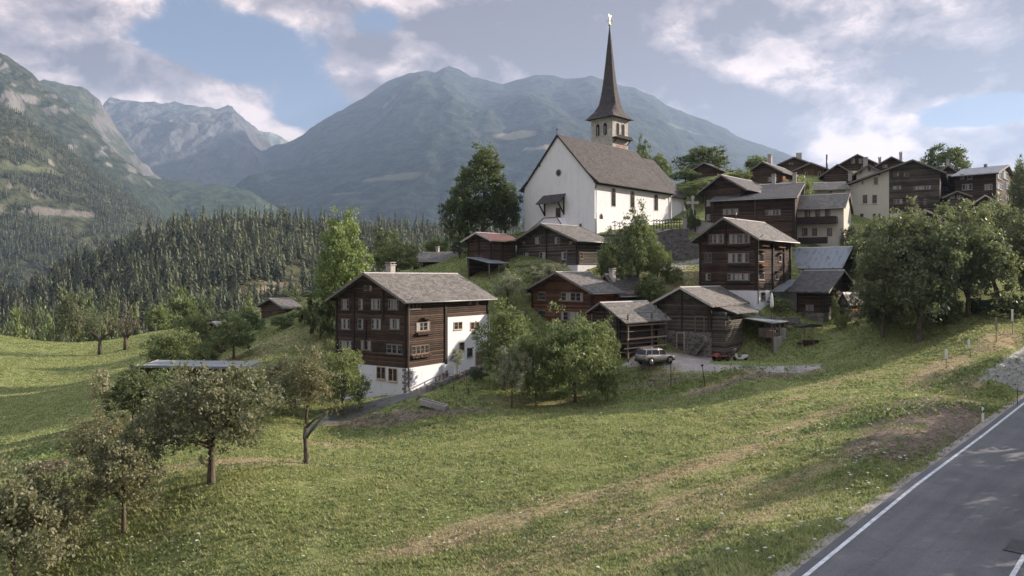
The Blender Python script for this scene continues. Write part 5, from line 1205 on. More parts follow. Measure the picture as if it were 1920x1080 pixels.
tree('bush_b', 895, 76, 20, 690, 'dark shrub beside the farmhouse landing', 'bush', 'bush')
for i, (x, Y, w_, t_) in enumerate(((20, 225, 34, 585), (55, 235, 30, 572), (88, 220, 28, 590), (5, 205, 26, 600), (-20, 215, 30, 590), (105, 210, 22, 600))):
    tree('field_edge' if i % 2 else 'field_edge_b', x, Y, w_, t_, ['paler bushy tree','tall bushy tree','rounded bushy tree','greyish bushy tree','low bushy tree','dark bushy tree'][i]+' of the wood edge beyond the left meadow', group='wood edge trees beyond the left meadow')
for x, Y, w_, t_, k, l in ((135, 175, 34, 545, 'field_edge', 'tall leafy tree standing free on the far edge of the left meadow'), (170, 215, 34, 560, 'field_edge_b', 'tree behind the free-standing meadow tree'), (205, 220, 26, 560, 'field_edge', 'greyish tree behind the two bare trees'),
        (296, 172, 26, 572, 'field_edge_b', 'round tree with a pale trunk at the meadow corner'), (250, 215, 26, 568, 'field_edge', 'loose tree between the bare trees and the round meadow tree'),
        (340, 190, 40, 540, 'field_edge_b', 'large green tree at the foot of the conifer hill'), (385, 200, 28, 552, 'field_edge', 'tree to the right of the large green one below the conifer hill'), (425, 180, 26, 580, 'field_edge', 'bushy tree left of the tiny shed roof'),
        (470, 200, 22, 556, 'field_edge_b', 'small tree below the bare brown bank'), (545, 190, 30, 540, 'field_edge', 'tree behind the lone hay barn below the brown bank')):
    tree(k, x, Y, w_, t_, l)
# two nearly leafless trees on the meadow
for x, Y, t_, sd, l in ((187, 150, 575, 31, 'half-dead bare tree with green tuft on the left meadow'), (235, 152, 585, 32, 'bare forked tree without leaves on the left meadow')):
    p = at(x, Y); h_ = (HY-t_)/F*Y-p.z; g = np.random.default_rng(sd); o = empty('bare_tree', p, label=l, cat='tree')
    b = MB(); b.tube([(0, 0, -.4), (0, 0, h_*.22), (.1, 0, h_*.35)], [.42, .34, .28], 7)
    for i in range(9):
        a = g.uniform(0, 6.28); r_ = h_*g.uniform(.3, .5); e = Vector((math.cos(a)*r_, math.sin(a)*r_*.5, h_*g.uniform(.6, .98))); m_ = Vector((e.x*.6, e.y*.6, h_*.45+g.random()*h_*.1)); s0_ = Vector((.05, 0, h_*g.uniform(.2, .34)))
        b.tube([s0_, m_, e], [.16, .10, .03], 5)
        for j in range(4):
            q_ = m_.lerp(e, g.random()); b.tube([q_, q_+Vector((g.normal()*.9, g.normal()*.6, g.uniform(.3, 1.4)))], [.05, .02], 4)
    b.build('trunk', BARK, o)
    P = (g.normal(size=(900 if sd == 31 else 260, 3))*np.array([1.5, 1.2, 1.0]) if sd == 31 else g.normal(size=(160, 3))*np.array([2, 1.5, 1.4]))+np.array([0, 0, h_*.72])
    link('crown', leaf_mesh('crown', P, .17, sd), LEAF['walnut' if sd == 31 else 'dry'], o)
# trees beyond the road on the right that shade the asphalt and its verge
for i in range(7):
    ty = 16+9.5*i; tx = float(np.interp(ty, RP[:, 1], RP[:, 0])); x, y, w_ = tx+20+(i % 2)*2.5, ty+10.5+(i % 3), 5.6
    x = max(x, .76*y+w_+2.2)
    L_ = math.hypot(x-(tx-3.0), y-(ty-1.5)); h_ = max(6, L_*math.tan(SUN_EL)-(gz(x, y)-float(np.interp(ty, RP[:, 1], RZ)))-1)
    cm, tm, rw, rh = TREES['walnut' if i % 2 else 'lime_b']
    o = empty('roadside_tree', (x, y, gz(x, y)), i, label=['first','second','third','fourth','fifth','sixth','last'][i]+' leafy tree of the row uphill of the road', cat='tree', group='roadside trees above the road')
    o.scale = (w_/rw, w_/rw, h_/rh); link('trunk', tm, None, o); link('crown', cm, None, o)

# ---------------------------------------------------------------- conifers
def conifer_points(h, r, seed, tiers, per):
    """drooping needle sprays round a stem: quads"""
    g = np.random.default_rng(seed); V = []; Fc = []
    for t_ in range(tiers):
        f = (t_+.3*g.random())/tiers; z = h*(.10+.9*f); rr = r*(1-f)**.8*g.uniform(.75, 1.15)+.08*r; m_ = max(3, int(per*(1-.6*f))); a0 = g.uniform(0, 6.28)
        for k in range(m_):
            a = a0+2*math.pi*k/m_+g.normal()*.15; q_ = rr*g.uniform(.75, 1.15); wd = q_*.42; dz = h/tiers
            c, s_ = math.cos(a), math.sin(a); b = len(V)
            V += [(0, 0, z+dz*.9), (c*q_*.6-s_*wd, s_*q_*.6+c*wd, z), (c*q_, s_*q_, z-dz*.55), (c*q_*.6+s_*wd, s_*q_*.6-c*wd, z)]
            Fc += [(b, b+1, b+2), (b, b+2, b+3)]
    return np.array(V), np.array(Fc)
CON = []
for i in range(5):
    V, Fc = conifer_points(1, [.19, .22, .16, .24, .2][i], 40+i, [17, 15, 19, 14, 16][i], 9); me = np_mesh('conifer', V, Fc); me.materials.append(NEEDLE); CON.append(me)
TB = MB().tube([(0, 0, -.04), (0, 0, .35)], [.014, .009], 6); TM = bpy.data.meshes.new('trunk'); TM.from_pydata(TB.v, [], TB.f); TM.materials.append(BARK)
def on_patch(P, iu, iv):
    i = int(iu*(P.shape[1]-1)); j = iv*((P.shape[0]-1)/1.25); j = min(int(j), P.shape[0]-2); return P[j, i]
g = np.random.default_rng(77); cand = []
nj = HP.shape[0]; nf = 100
for k in range(9000):
    i = g.integers(0, HP.shape[1]); j = int(nf*g.random()**.85) if g.random() < .96 else nf+g.integers(0, 6)
    p = HP[min(j, nj-1), i]; px = CX+F*p[0]/p[1]; py = HY-F*p[2]/p[1]
    if px < -150 or px > 1050: continue
    clear = any(((px-a)/w_)**2+((py-b)/h_)**2 < g.uniform(.6, 1.3) for a, b, w_, h_ in ((560, 512, 42, 14), (615, 528, 40, 10), (430, 553, 70, 9), (520, 540, 60, 12), (35, 545, 34, 20)))
    if clear: continue
    den = .55+.45*fbm(np.array([p[0]*.03]), np.array([p[1]*.03]), 3)[0]
    if g.random() > den+.1: continue
    cand.append((p[0]+g.normal()*1.5, p[1]+g.normal()*1.5, p[2]-1.0, g.choice([1.2, 1, 1, .8, .55])*g.uniform(9.5, 16.5)*(.75 if p[1] < 300 else 1), g.integers(0, 5), g.uniform(0, 6.28)))
cand = np.array(cand); dist = cand[:, 1]/cand[:, 3]
vis = (CX+F*cand[:, 0]/cand[:, 1] > -10) & (CX+F*cand[:, 0]/cand[:, 1] < 860)
order = np.argsort(np.where(vis, dist, 1e9)); near = order[:290]; rest = order[290:]
for i in near:
    x, y, z, h_, k, a = cand[i]; o = bpy.data.objects.new('conifer', CON[int(k)]); o.location = (x, y, z); o.rotation_euler = (g.normal()*.02, g.normal()*.02, a); o.scale = (h_, h_, h_); COL.objects.link(o)
    tag(o, 'dark narrow spruce on the near face of the wooded hill', 'conifer', 'spruces on the near face of the wooded hill')
    q_ = bpy.data.objects.new('trunk', TM); q_.parent = o; COL.objects.link(q_)
def forest(name, rows, variants, m, label):
    Vs, Fs, b = [], [], 0
    for x, y, z, h_, k, a in rows:
        V, Fc = variants[int(k) % len(variants)]; c, s_ = math.cos(a), math.sin(a); W3 = V*h_
        Vs.append(np.stack([W3[:, 0]*c-W3[:, 1]*s_+x, W3[:, 0]*s_+W3[:, 1]*c+y, W3[:, 2]+z], 1)); Fs.append(Fc+b); b += len(V)
    o = link(name, np_mesh(name, np.concatenate(Vs), np.concatenate(Fs)), m); return tag(o, label, 'forest', kind='stuff')
lo = [conifer_points(1, r_, 60+i, 9, 6) for i, r_ in enumerate((.2, .24, .17, .23, .19))]
forest('conifer_forest', cand[rest], lo, NEEDLE, 'dense dark spruce forest covering the rounded hill in the middle distance')
rows = []; nj = SP.shape[0]
for k in range(22000):
    i = g.integers(0, SP.shape[1]); j = int(132*g.random()**.9); p = SP[min(j, 131), i]; px = CX+F*p[0]/p[1]; py = HY-F*p[2]/p[1]
    if px < -30 or px > 430: continue
    if any(((px-a)/w_)**2+((py-b)/h_)**2 < g.uniform(.5, 1.4) for a, b, w_, h_ in ((75, 318, 40, 14), (92, 393, 34, 22), (150, 420, 40, 30), (40, 250, 20, 10))): continue
    if fbm(np.array([p[0]*.012]), np.array([p[1]*.02]), 3)[0] < .36: continue
    rows.append((p[0], p[1], p[2]-1.5, g.uniform(11, 20), g.integers(0, 5), g.uniform(0, 6.28)))
far = [conifer_points(1, r_, 80+i, 6, 5) for i, r_ in enumerate((.17, .2, .15))]
forest('mountain_forest', rows, far, NEEDLEF, 'distant dark conifer forest on the steep left mountainside')
rows = []
# scattered trees on the higher alp
# ---------------------------------------------------------------- meadow grass and flowers (nobody could count them)
def in_poly(X, Y, poly):
    c = np.zeros(X.shape, bool); j = len(poly)-1
    for i in range(len(poly)):
        xi, yi = poly[i]; xj, yj = poly[j]; c ^= ((yi > Y) != (yj > Y)) & (X < (xj-xi)*(Y-yi)/(yj-yi+1e-12)+xi); j = i
    return c
def attr_at(arr, X, Y):
    i = np.clip(np.searchsorted(xs, X)-1, 0, len(xs)-2); j = np.clip(np.searchsorted(ys, Y)-1, 0, len(ys)-2); return arr[j, i]
g = np.random.default_rng(5)
N = 190000
Yg = 24+(g.random(N)**1.0)*66; Xg = g.uniform(-.74, .74, N)*Yg
N2 = 60000; Yg[:N2] = g.uniform(88, 185, N2); Xg[:N2] = g.uniform(-.74, -.2, N2)*Yg[:N2]; Yg[:N2//2] = g.uniform(88, 126, N2//2); Xg[:N2//2] = g.uniform(-.3, .6, N2//2)*Yg[:N2//2]
sd, _ = rdist(Xg, Yg); px = CX+F*Xg/Yg; Zg = gzv(Xg, Yg); py = HY-F*Zg/Yg
keep = ((sd < -.55) | (sd > ROADW+.6)) & (py < 1100) & ((g.random(N) < np.clip(1.25-Yg/110, .15, 1)) | (Yg > 88))
# keep yards, paths and houses free
block = [[(1165,686),(1190,660),(1440,655),(1345,672),(1560,682),(1520,702),(1320,704),(1190,700)], [(590,806),(625,770),(700,748),(760,733),(800,718),(850,700),(905,686),(925,695),(880,712),(790,746),(740,764),(680,787),(620,802)],
         [(1820,728),(1860,688),(1890,664),(1925,636),(2100,600),(2150,700),(1990,748),(1925,742)], [(625,690),(762,735),(925,690),(925,600),(625,600)]]
for b_ in block: 
    P_ = [tuple(gp(*q_))[:2] for q_ in b_] if b_ is not block[-1] else [(big.O.x, big.O.y), tuple(big.O+big.dR*big.L), tuple(big.O+big.dR*big.L+big.dL*big.W), tuple(big.O+big.dL*big.W)]
    keep &= ~in_poly(Xg, Yg, P_)
Xg, Yg, Zg = Xg[keep], Yg[keep], Zg[keep]; n = len(Xg)
sl_ = attr_at(soil, Xg, Yg); dr_ = attr_at(dry, Xg, Yg)
pat = fbm(Xg*.5, Yg*.5, 4); hgt = (.07+.20*np.clip(pat*1.8-.5, 0, 1)+.04*g.random(n))*(1-.55*dr_)*(1-.5*sl_)
k3 = g.random(n) > sl_*.8; Xg, Yg, Zg, hgt, sl_, dr_ = [a_[k3] for a_ in (Xg, Yg, Zg, hgt, sl_, dr_)]; n = len(Xg)
B = 7; a_ = g.uniform(0, 6.28, (n, B)); r_ = g.uniform(.02, .22, (n, B)); bx = Xg[:, None]+np.cos(a_)*r_; by = Yg[:, None]+np.sin(a_)*r_; ln = hgt[:, None]*g.uniform(.5, 1.25, (n, B))
la = g.uniform(0, 6.28, (n, B)); lw = .022+.0008*Yg[:, None]; tx = bx+np.cos(la)*ln*.75; ty = by+np.sin(la)*ln*.75; z0 = Zg[:, None]+0*bx
ca, sa = np.cos(la+1.57)*lw, np.sin(la+1.57)*lw
v = np.stack([np.stack([bx-ca, by-sa, z0-.03], -1), np.stack([bx+ca, by+sa, z0-.03], -1), np.stack([tx, ty, z0+ln*.75], -1)], 2).reshape(-1, 3)
me = np_mesh('meadow_grass', v, np.arange(len(v)).reshape(-1, 3))
for nm, arr in (('soil', sl_), ('dry', dr_)):
    at_ = me.attributes.new(nm, 'FLOAT', 'POINT'); at_.data.foreach_set('value', np.repeat(arr, B*3).astype(np.float32))
def bladem(t):
    g_ = t.node('ShaderNodeNewGeometry'); p = g_.outputs['Position']; rn = g_.outputs['Random Per Island']
    d = t.node('ShaderNodeAttribute', attribute_name='dry').outputs[2]; s_ = t.node('ShaderNodeAttribute', attribute_name='soil').outputs[2]
    g1 = t.noise(p, .55, 6, .65); g3 = t.noise(t.scale(t.node('ShaderNodeMapping', {'Vector': p, 'Rotation': (0, 0, R(-25))}).outputs[0], (.22, 1.3, 1)), .9, 5, .65)
    c = t.mix(rn, (.165, .195, .062), (.43, .46, .19)); c = t.mix(t.ramp(g1, .42, .7, 0, .6), c, (.44, .42, .21))
    dd = t.ramp(t.math('ADD', t.math('MULTIPLY', d, .5), t.math('ADD', t.math('MULTIPLY', g3, .7), t.math('MULTIPLY', rn, .35))), .66, .98)
    c = t.mix(dd, c, t.mix(rn, (.34, .28, .17), (.60, .49, .32)))
    c = t.mix(t.math('MULTIPLY', s_, .85), c, (.22, .17, .13))
    di = pbsdf(t, c, .6, spec=.2); tr = t.node('ShaderNodeBsdfTranslucent', {0: c}); return t.node('ShaderNodeMixShader', {0: .45, 1: di.outputs[0], 2: tr.outputs[0]})
tag(link('meadow_grass', me, mat('grass_blades', bladem)), 'short rough meadow grass mixed with dry straw on the sloping field', 'grass', kind='stuff')
# leafy weeds (dock, clover) as darker clumps
n2_ = 9000; Yw = 25+g.random(n2_)*50; Xw = g.uniform(-.72, .72, n2_)*Yw; sd, _ = rdist(Xw, Yw); pt = fbm(Xw*.22+9, Yw*.22, 4); ok = (sd < -.7) & (pt > .47)
Xw, Yw = Xw[ok], Yw[ok]; P = np.stack([np.repeat(Xw, 6), np.repeat(Yw, 6), np.repeat(gzv(Xw, Yw), 6)], 1)+g.normal(size=(len(Xw)*6, 3))*np.array([.14, .14, .05])+np.array([0, 0, .13])
tag(link('meadow_herbs', leaf_mesh('meadow_herbs', P, .085, 9, .6), LEAF['green']), 'low leafy clover and dock clumps scattered through the meadow', 'herbs', kind='stuff')
# white umbels
fl = []
for px_, py_, sx_, sy_, k in ((1480, 1030, 130, 45, 90), (1600, 870, 70, 35, 60), (1330, 765, 130, 12, 60), (150, 1020, 160, 50, 60), (1100, 990, 300, 70, 60), (700, 960, 300, 90, 60), (1630, 930, 60, 30, 40), (500, 900, 200, 60, 40), (1500, 800, 160, 40, 40)):
    for i in range(k//2):
        a1, b1 = px_+g.normal()*sx_, py_+g.normal()*sy_
        if b1 < 735 or b1 > 1085 or a1 < 0: continue
        p = gp(a1, b1)
        if rdist(np.array([p.x]), np.array([p.y]))[0][0] > -.6: continue
        fl.append(p)
V = []; Fc = []
for p in fl:
    h_ = g.uniform(.3, .55); r_ = g.uniform(.05, .10); b0 = len(V)
    for i in range(6): V.append((p.x+r_*math.cos(i*1.047), p.y+r_*math.sin(i*1.047), p.z+h_+g.normal()*.01))
    Fc.append((b0, b0+1, b0+2)); Fc.append((b0, b0+2, b0+3)); Fc.append((b0, b0+3, b0+4)); Fc.append((b0, b0+4, b0+5))
    b0 = len(V); V += [(p.x-.008, p.y, p.z), (p.x+.008, p.y, p.z), (p.x, p.y, p.z+h_)]; Fc.append((b0, b0+1, b0+2))
tag(link('wildflowers', np_mesh('wildflowers', V, Fc), plain('umbel_white', (.42, .43, .37), .8)), 'white umbel flowers dotted over the meadow and verge', 'flowers', kind='stuff')
# rough verge and bank weeds
P = []
for px_, py_, rx_, ry_, k in ((1300, 722, 5, .9, 500), (1180, 712, 3, .9, 260), (1120, 724, 3, .8, 160), (1650, 780, 3, 1.0, 160), (1600, 800, 4, .8, 180), (1820, 735, 3, 1.0, 160), (1000, 745, 5, .5, 160), (1850, 770, 2, .6, 120), (1760, 720, 3, 1, 140), (100, 850, 4, 1.5, 380), (60, 880, 3, 1, 260), (250, 850, 4, 1, 200), (470, 660, 6, 3, 160), (1560, 600, 4, 1, 100)):
    c = gp(px_, py_)
    for i in range(k):
        x = c.x+g.normal()*rx_; y = c.y+g.normal()*ry_
        if rdist(np.array([x]), np.array([y]))[0][0] > -.8: continue
        hh = g.uniform(.1, .6); z = gz(x, y)
        for j in range(5): P.append((x+g.normal()*.12, y+g.normal()*.12, z+hh*g.random()))
tag(link('bank_weeds', leaf_mesh('bank_weeds', np.array(P), .10, 4, .3), LEAF['light']), 'tall weeds growing along the banks and verges', 'weeds', kind='stuff')

# ---------------------------------------------------------------- the parked car
CARP = plain('bronze_grey_paint', (.36, .325, .31), .25, .55, .03)
BLACKP = plain('black_plastic', (.02, .02, .022), .6, var=.1); TYRE = plain('tyre_rubber', (.018, .018, .018), .85); RIM = plain('alloy_rim', (.20, .20, .21), .4, .7, .05)
CGL = mat('car_glass', lambda t: pbsdf(t, (.012, .014, .017), .05, spec=.6))
LAMP = plain('lamp_lens', (.55, .55, .56), .15); TAIL = plain('red_lens', (.30, .02, .02), .2)
def build_car(loc, rz):
    r = empty('parked_car', loc, rz, label='bronze-grey compact off-road car with roof rails parked on the gravel yard', cat='car')
    # stations along the length: x, half width, sill z, waist z
    st = [(-2.18, .72, .52, .95), (-2.08, .86, .42, 1.02), (-1.6, .93, .34, 1.08), (-.6, .94, .30, 1.04), (.6, .94, .30, 1.00), (1.15, .93, .32, .98), (1.75, .90, .36, .90), (2.05, .84, .42, .84), (2.2, .68, .5, .74)]
    vs = []; fs = []; sec = 10
    for x, w_, z0, z1 in st:
        for u, z in ((-.82, z0), (-1, z0+.16), (-1.02, (z0+z1)/2), (-.97, z1-.06), (-.86, z1), (.86, z1), (.97, z1-.06), (1.02, (z0+z1)/2), (1, z0+.16), (.82, z0)): vs.append((x, u*w_, z))
    for i in range(len(st)-1):
        for k in range(sec): fs.append((i*sec+k, i*sec+(k+1) % sec, (i+1)*sec+(k+1) % sec, (i+1)*sec+k))
    fs += [tuple(range(sec-1, -1, -1)), tuple(range((len(st)-1)*sec, len(st)*sec))]
    b = MB(); b.add(vs, fs, True); body = b.build('body', CARP, r)
    def loft(rows, name, m, sm=False, parent=r):
        vs = [p for row in rows for p in row]; k = len(rows[0]); fs = [(i*k+j, i*k+(j+1) % k, (i+1)*k+(j+1) % k, (i+1)*k+j) for i in range(len(rows)-1) for j in range(k)]
        fs += [tuple(range(k-1, -1, -1)), tuple(range((len(rows)-1)*k, len(rows)*k))]; b = MB(); b.add(vs, fs, sm); return b.build(name, m, parent)
    rect = lambda x0, x1, w_, z: [(x0, -w_, z), (x1, -w_, z), (x1, w_, z), (x0, w_, z)]
    loft([rect(-2.02, 1.10, .86, 1.0), rect(-1.80, .52, .74, 1.46)], 'windows', CGL)
    loft([rect(-1.82, .50, .745, 1.455), rect(-1.74, .38, .70, 1.53), rect(-1.5, .15, .62, 1.56)], 'roof', CARP, True)
    for sy in (-1, 1):
        for xa, xb in ((-1.98, -1.78), (-1.15, -1.05), (-.12, -.04), (1.05, .50)):
            b = MB(); b.bar((xa, sy*.875, 1.0), (xb, sy*.752, 1.47), .09, .03); b.build('pillar', CARP, r)
        b = MB(); b.tube([(-1.6, sy*.66, 1.57), (-1.5, sy*.68, 1.62), (.1, sy*.68, 1.61), (.25, sy*.66, 1.56)], .022, 6); b.build('roof_rail', RIM, r)
        b = MB(); b.box(.62, .80, sy*.93, sy*1.10, 1.0, 1.14); b.build('wing_mirror', CARP, r, .02)
        b = MB(); b.box(-1.2, 1.05, sy*.925, sy*.965, .30, .42); b.build('sill_cladding', BLACKP, r)
        for xa in (-.35, .55): b = MB(); b.box(xa-.09, xa+.09, sy*.955, sy*.975, .86, .89); b.build('door_handle', CARP, r)
        b = MB(); b.box(2.02, 2.16, sy*.62, sy*.86, .70, .82); b.build('headlight', LAMP, r, .02)
        b = MB(); b.box(-2.17, -2.0, sy*.55, sy*.86, .86, .98); b.build('tail_light', TAIL, r, .02)
        for x in (-1.32, 1.32):
            wv = MB(); wv.lathe([(.10, -.11), (.33, -.11), (.36, -.08), (.36, .08), (.33, .11), (.10, .11)], 24); w_ = wv.build('wheel', TYRE, r); w_.location = (x, sy*.86, .36); w_.rotation_euler = (R(90), 0, 0)
            rb = MB(); rb.lathe([(.02, .0), (.24, .0), (.24, .015), (.02, .015)], 20, (0, 0, .105 if sy < 0 else -.12))
            for k in range(5): a = k*1.2566; rb.bar((0, 0, .125 if sy < 0 else -.125), (.23*math.cos(a), .23*math.sin(a), .125 if sy < 0 else -.125), .06, .03)
            rb.build('rim', RIM, w_)
            ab = MB(); P = [(x+.46*math.cos(t_), .36+.46*math.sin(t_)) for t_ in np.linspace(0, math.pi, 13)]+[(x+.385*math.cos(t_), .36+.385*math.sin(t_)) for t_ in np.linspace(math.pi, 0, 13)]
            ab.prism(P, 'y', sy*.90, sy*.975); ab.build('wheel_arch', BLACKP, r)
    b = MB(); b.box(-2.24, -1.9, -.82, .82, .32, .56); b.build('rear_bumper', BLACKP, r, .04)
    b = MB(); b.box(1.95, 2.24, -.78, .78, .34, .52); b.build('front_bumper', BLACKP, r, .04)
    b = MB(); b.box(2.12, 2.22, -.6, .6, .60, .72); b.build('grille', BLACKP, r, .01)
    b = MB(); b.box(-2.215, -2.19, -.26, .26, .72, .84); b.build('number_plate', SASH, r)
    return r
c = gp(1228, 683); c = at(1228, 78.0)
car = build_car(Vector((c.x, c.y, c.z+.04)), R(28)); car.scale = (.96, 1, 1.09)

# ---------------------------------------------------------------- quad bike and scooter
REDP = plain('red_plastic', (.26, .055, .04), .35); WHP = plain('white_plastic', (.6, .6, .6), .35)
c = at(1352, 80.8); r = empty('quad_bike', (c.x, c.y, c.z+.02), R(200), label='red quad bike parked on the grass edge in front of the barn', cat='quad bike')
for x in (-.55, .6):
    for y in (-.42, .42):
        b = MB(); b.lathe([(.08, -.11), (.24, -.11), (.27, -.07), (.27, .07), (.24, .11), (.08, .11)], 18); o = b.build('wheel', TYRE, r); o.location = (x, y, .27); o.rotation_euler = (R(90), 0, 0)
b = MB(); b.prism([(-.85, .5), (-.6, .62), (-.1, .55), (.2, .62), (.45, .85), (.7, .78), (.95, .55), (.8, .48), (.3, .4), (-.5, .4)], 'y', -.26, .26); b.build('body', REDP, r, .03)
for x in (-.6, .62):
    for sy in (-1, 1): b = MB(); b.prism([(x-.36, .46), (x-.25, .60), (x+.2, .62), (x+.36, .48), (x+.34, .45), (x+.18, .57), (x-.22, .55)], 'y', sy*.24, sy*.56); b.build('mudguard', REDP, r)
b = MB(); b.prism([(-.7, .63), (-.6, .74), (.05, .72), (.1, .6)], 'y', -.16, .16); b.build('seat', BLACKP, r, .03)
b = MB(); b.tube([(.4, -.36, .98), (.48, -.1, .95), (.48, .1, .95), (.4, .36, .98)], .02, 6); b.bar((.48, 0, .95), (.58, 0, .7), .05); b.build('handlebar', IRON, r)
b = MB(); b.bar((-.9, -.25, .72), (-.9, .25, .72), .03); b.bar((-.9, -.25, .72), (-.45, -.25, .72), .03); b.bar((-.9, .25, .72), (-.45, .25, .72), .03); b.bar((-.7, -.25, .55), (-.7, -.25, .72), .03); b.bar((-.7, .25, .55), (-.7, .25, .72), .03); b.build('rack', IRON, r)
c = at(1388, 82.0); r = empty('scooter', (c.x, c.y, c.z+.02), R(188), label='white and black motor scooter lying low beside the carport wall', cat='scooter')
for x in (-.62, .62):
    b = MB(); b.lathe([(.06, -.06), (.2, -.06), (.24, -.03), (.24, .03), (.2, .06), (.06, .06)], 16); o = b.build('wheel', TYRE, r); o.location = (x, 0, .24); o.rotation_euler = (R(90), 0, 0)
b = MB(); b.prism([(-.9, .5), (-.85, .68), (-.3, .7), (-.12, .3), (.3, .28), (.45, .8), (.56, .8), (.6, .35), (.4, .2), (-.3, .2), (-.7, .35)], 'y', -.15, .15); b.build('body', WHP, r, .03)
b = MB(); b.prism([(-.85, .69), (-.8, .78), (-.25, .8), (-.22, .71)], 'y', -.13, .13); b.build('seat', BLACKP, r, .02)
b = MB(); b.bar((.5, 0, .75), (.44, 0, 1.0), .05); b.tube([(.38, -.3, 1.03), (.44, 0, 1.0), (.38, .3, 1.03)], .02, 6); b.build('handlebar', IRON, r)
b = MB(); b.bar((.56, 0, .5), (.64, 0, .24), .05); b.build('fork', IRON, r)

# ---------------------------------------------------------------- poles, posts, signs
def snow_pole(px, Y, top, label, kind='pole'):
    p = at(px, Y); h_ = (HY-top)/F*Y-p.z
    r = empty('marker_post', p, random.uniform(-.2, .2), label=label, cat='marker post', group='marker posts along the drive' if kind == 'pole' else None)
    b = MB(); b.tube([(0, 0, -.4), (0, 0, h_*.55)], .035, 6); b.build('pole', BEAM, r)
    b = MB(); b.box(-.11, .11, -.025, .025, h_*.5, h_); b.build('reflector_board', BOARD, r, .008); return r
snow_pole(1774, 65, 655, 'white-topped marker post nearest the drive corner, lowest of the four')
snow_pole(1820, 68, 637, 'tilted white-topped marker post, second from the left').rotation_euler = (0, R(-7), 0)
r = snow_pole(1868, 72, 595, 'slim marker post with a faded brown board, third from the left'); r.children[1].data = r.children[1].data.copy(); r.children[1].data.materials[0] = PALEW
snow_pole(1898, 75, 580, 'tallest white marker post on the crest by the right edge')
p = at(1843, 49.3); r = empty('reflector_post', p, R(-44), label='white roadside reflector post with black band near the road edge', cat='reflector post')
b = MB(); b.prism([(-.07, -.3), (.07, -.3), (.07, .98), (-.07, 1.06)], 'y', -.05, .05); b.build('post', BOARD, r, .01)
b = MB(); b.prism([(-.074, .62), (.074, .70), (.074, .88), (-.074, .80)], 'y', -.054, .054); o = b.build('black_band', BLACKP, r)
b = MB(); b.box(-.02, .02, -.06, -.054, .68, .84); b.build('reflector', LAMP, o)
for px_, Y, top, l, tilt in ((1258, 74.4, 679, 'dark short post with a round head at the yard edge by the car', 0), (1322, 73.2, 684, 'leaning dark stake with a small box on top at the yard edge', -8)):
    p = at(px_, Y); h_ = (HY-top)/F*Y-p.z; r = empty('yard_stake', p, label=l, cat='stake'); r.rotation_euler = (0, R(tilt), 0)
    b = MB(); b.tube([(0, 0, -.4), (0, 0, h_)], .04, 6); b.build('stake', IRON, r)
    b = MB()
    if tilt: b.box(-.12, .1, -.07, .07, h_-.12, h_+.06)
    else: b.prism([(.13*math.cos(t_), h_+.13*math.sin(t_)) for t_ in np.linspace(0, 6.28, 13)[:-1]], 'y', -.03, .03)
    b.build('stake_head', IRON, r)
p = at(1908, 54.3); r = empty('fence_rod', p, label='thin iron rod standing on the paved drive near the road', cat='rod'); b = MB(); b.tube([(0, 0, -.3), (0, 0, 1.25)], .02, 6); b.lathe([(.01, 0), (.035, .03), (.01, .06)], 8, (0, 0, 1.25)); b.build('rod', IRON, r)
# stakes of the little tree nursery
for i, (px_, Y, top) in enumerate(((918, 76, 690), (928, 75, 696), (936, 75.5, 690), (943, 75, 702), (950, 74, 697), (968, 73.5, 690), (980, 75, 697), (852, 76, 701), (871, 76, 706), (862, 76.5, 698))):
    p = at(px_, Y); h_ = max(1.1, (HY-top)/F*Y-p.z); o = MB().tube([(0, 0, -.3), (0, 0, h_)], .045, 6).build('tree_stake', PALEW, None); o.location = p; o.rotation_euler = (random.uniform(-.05, .05), random.uniform(-.06, .06), 0)
    tag(o, 'wooden stake supporting the young trees in front of the farmhouse', 'stake', 'wooden stakes of the young fruit trees')
p = at(786, 70); o = MB().tube([(0, 0, -.3), (0, 0, 1.0)], .08, 8).build('path_post', PALEW, None); o.location = p; tag(o, 'single pale wooden post between the path and the trough', 'post')
for px_, Y in ((851, 72), (878, 71)):
    p = at(px_, Y); o = MB().tube([(0, 0, -.3), (0, 0, .75)], .05, 6).add([(0.05, 0, .1)]*0, []).build('short_post', DARKW, None); o.location = p; tag(o, 'short dark post in the shaded grass, '+('left one nearer the path' if px_ < 860 else 'right one'), 'post')
# concrete trough leaning on the bank
p = at(812, 67); r = empty('water_trough', (p.x, p.y, p.z+.1), R(-24), label='long weathered grey trough tipped on the bare bank below the path', cat='trough'); r.rotation_euler = (R(4), R(10), R(-24))
b = MB(); b.box(-1.35, 1.35, -.35, .35, 0, .1); b.box(-1.35, 1.35, -.35, -.25, .1, .5); b.box(-1.35, 1.35, .25, .35, .1, .5); b.box(-1.35, -1.25, -.25, .25, .1, .5); b.box(1.25, 1.35, -.25, .25, .1, .5); b.build('basin', GREYP, r)
b = MB(); b.box(-.2, .2, -.2, .2, -.5, 0); b.build('block', STONE, r)
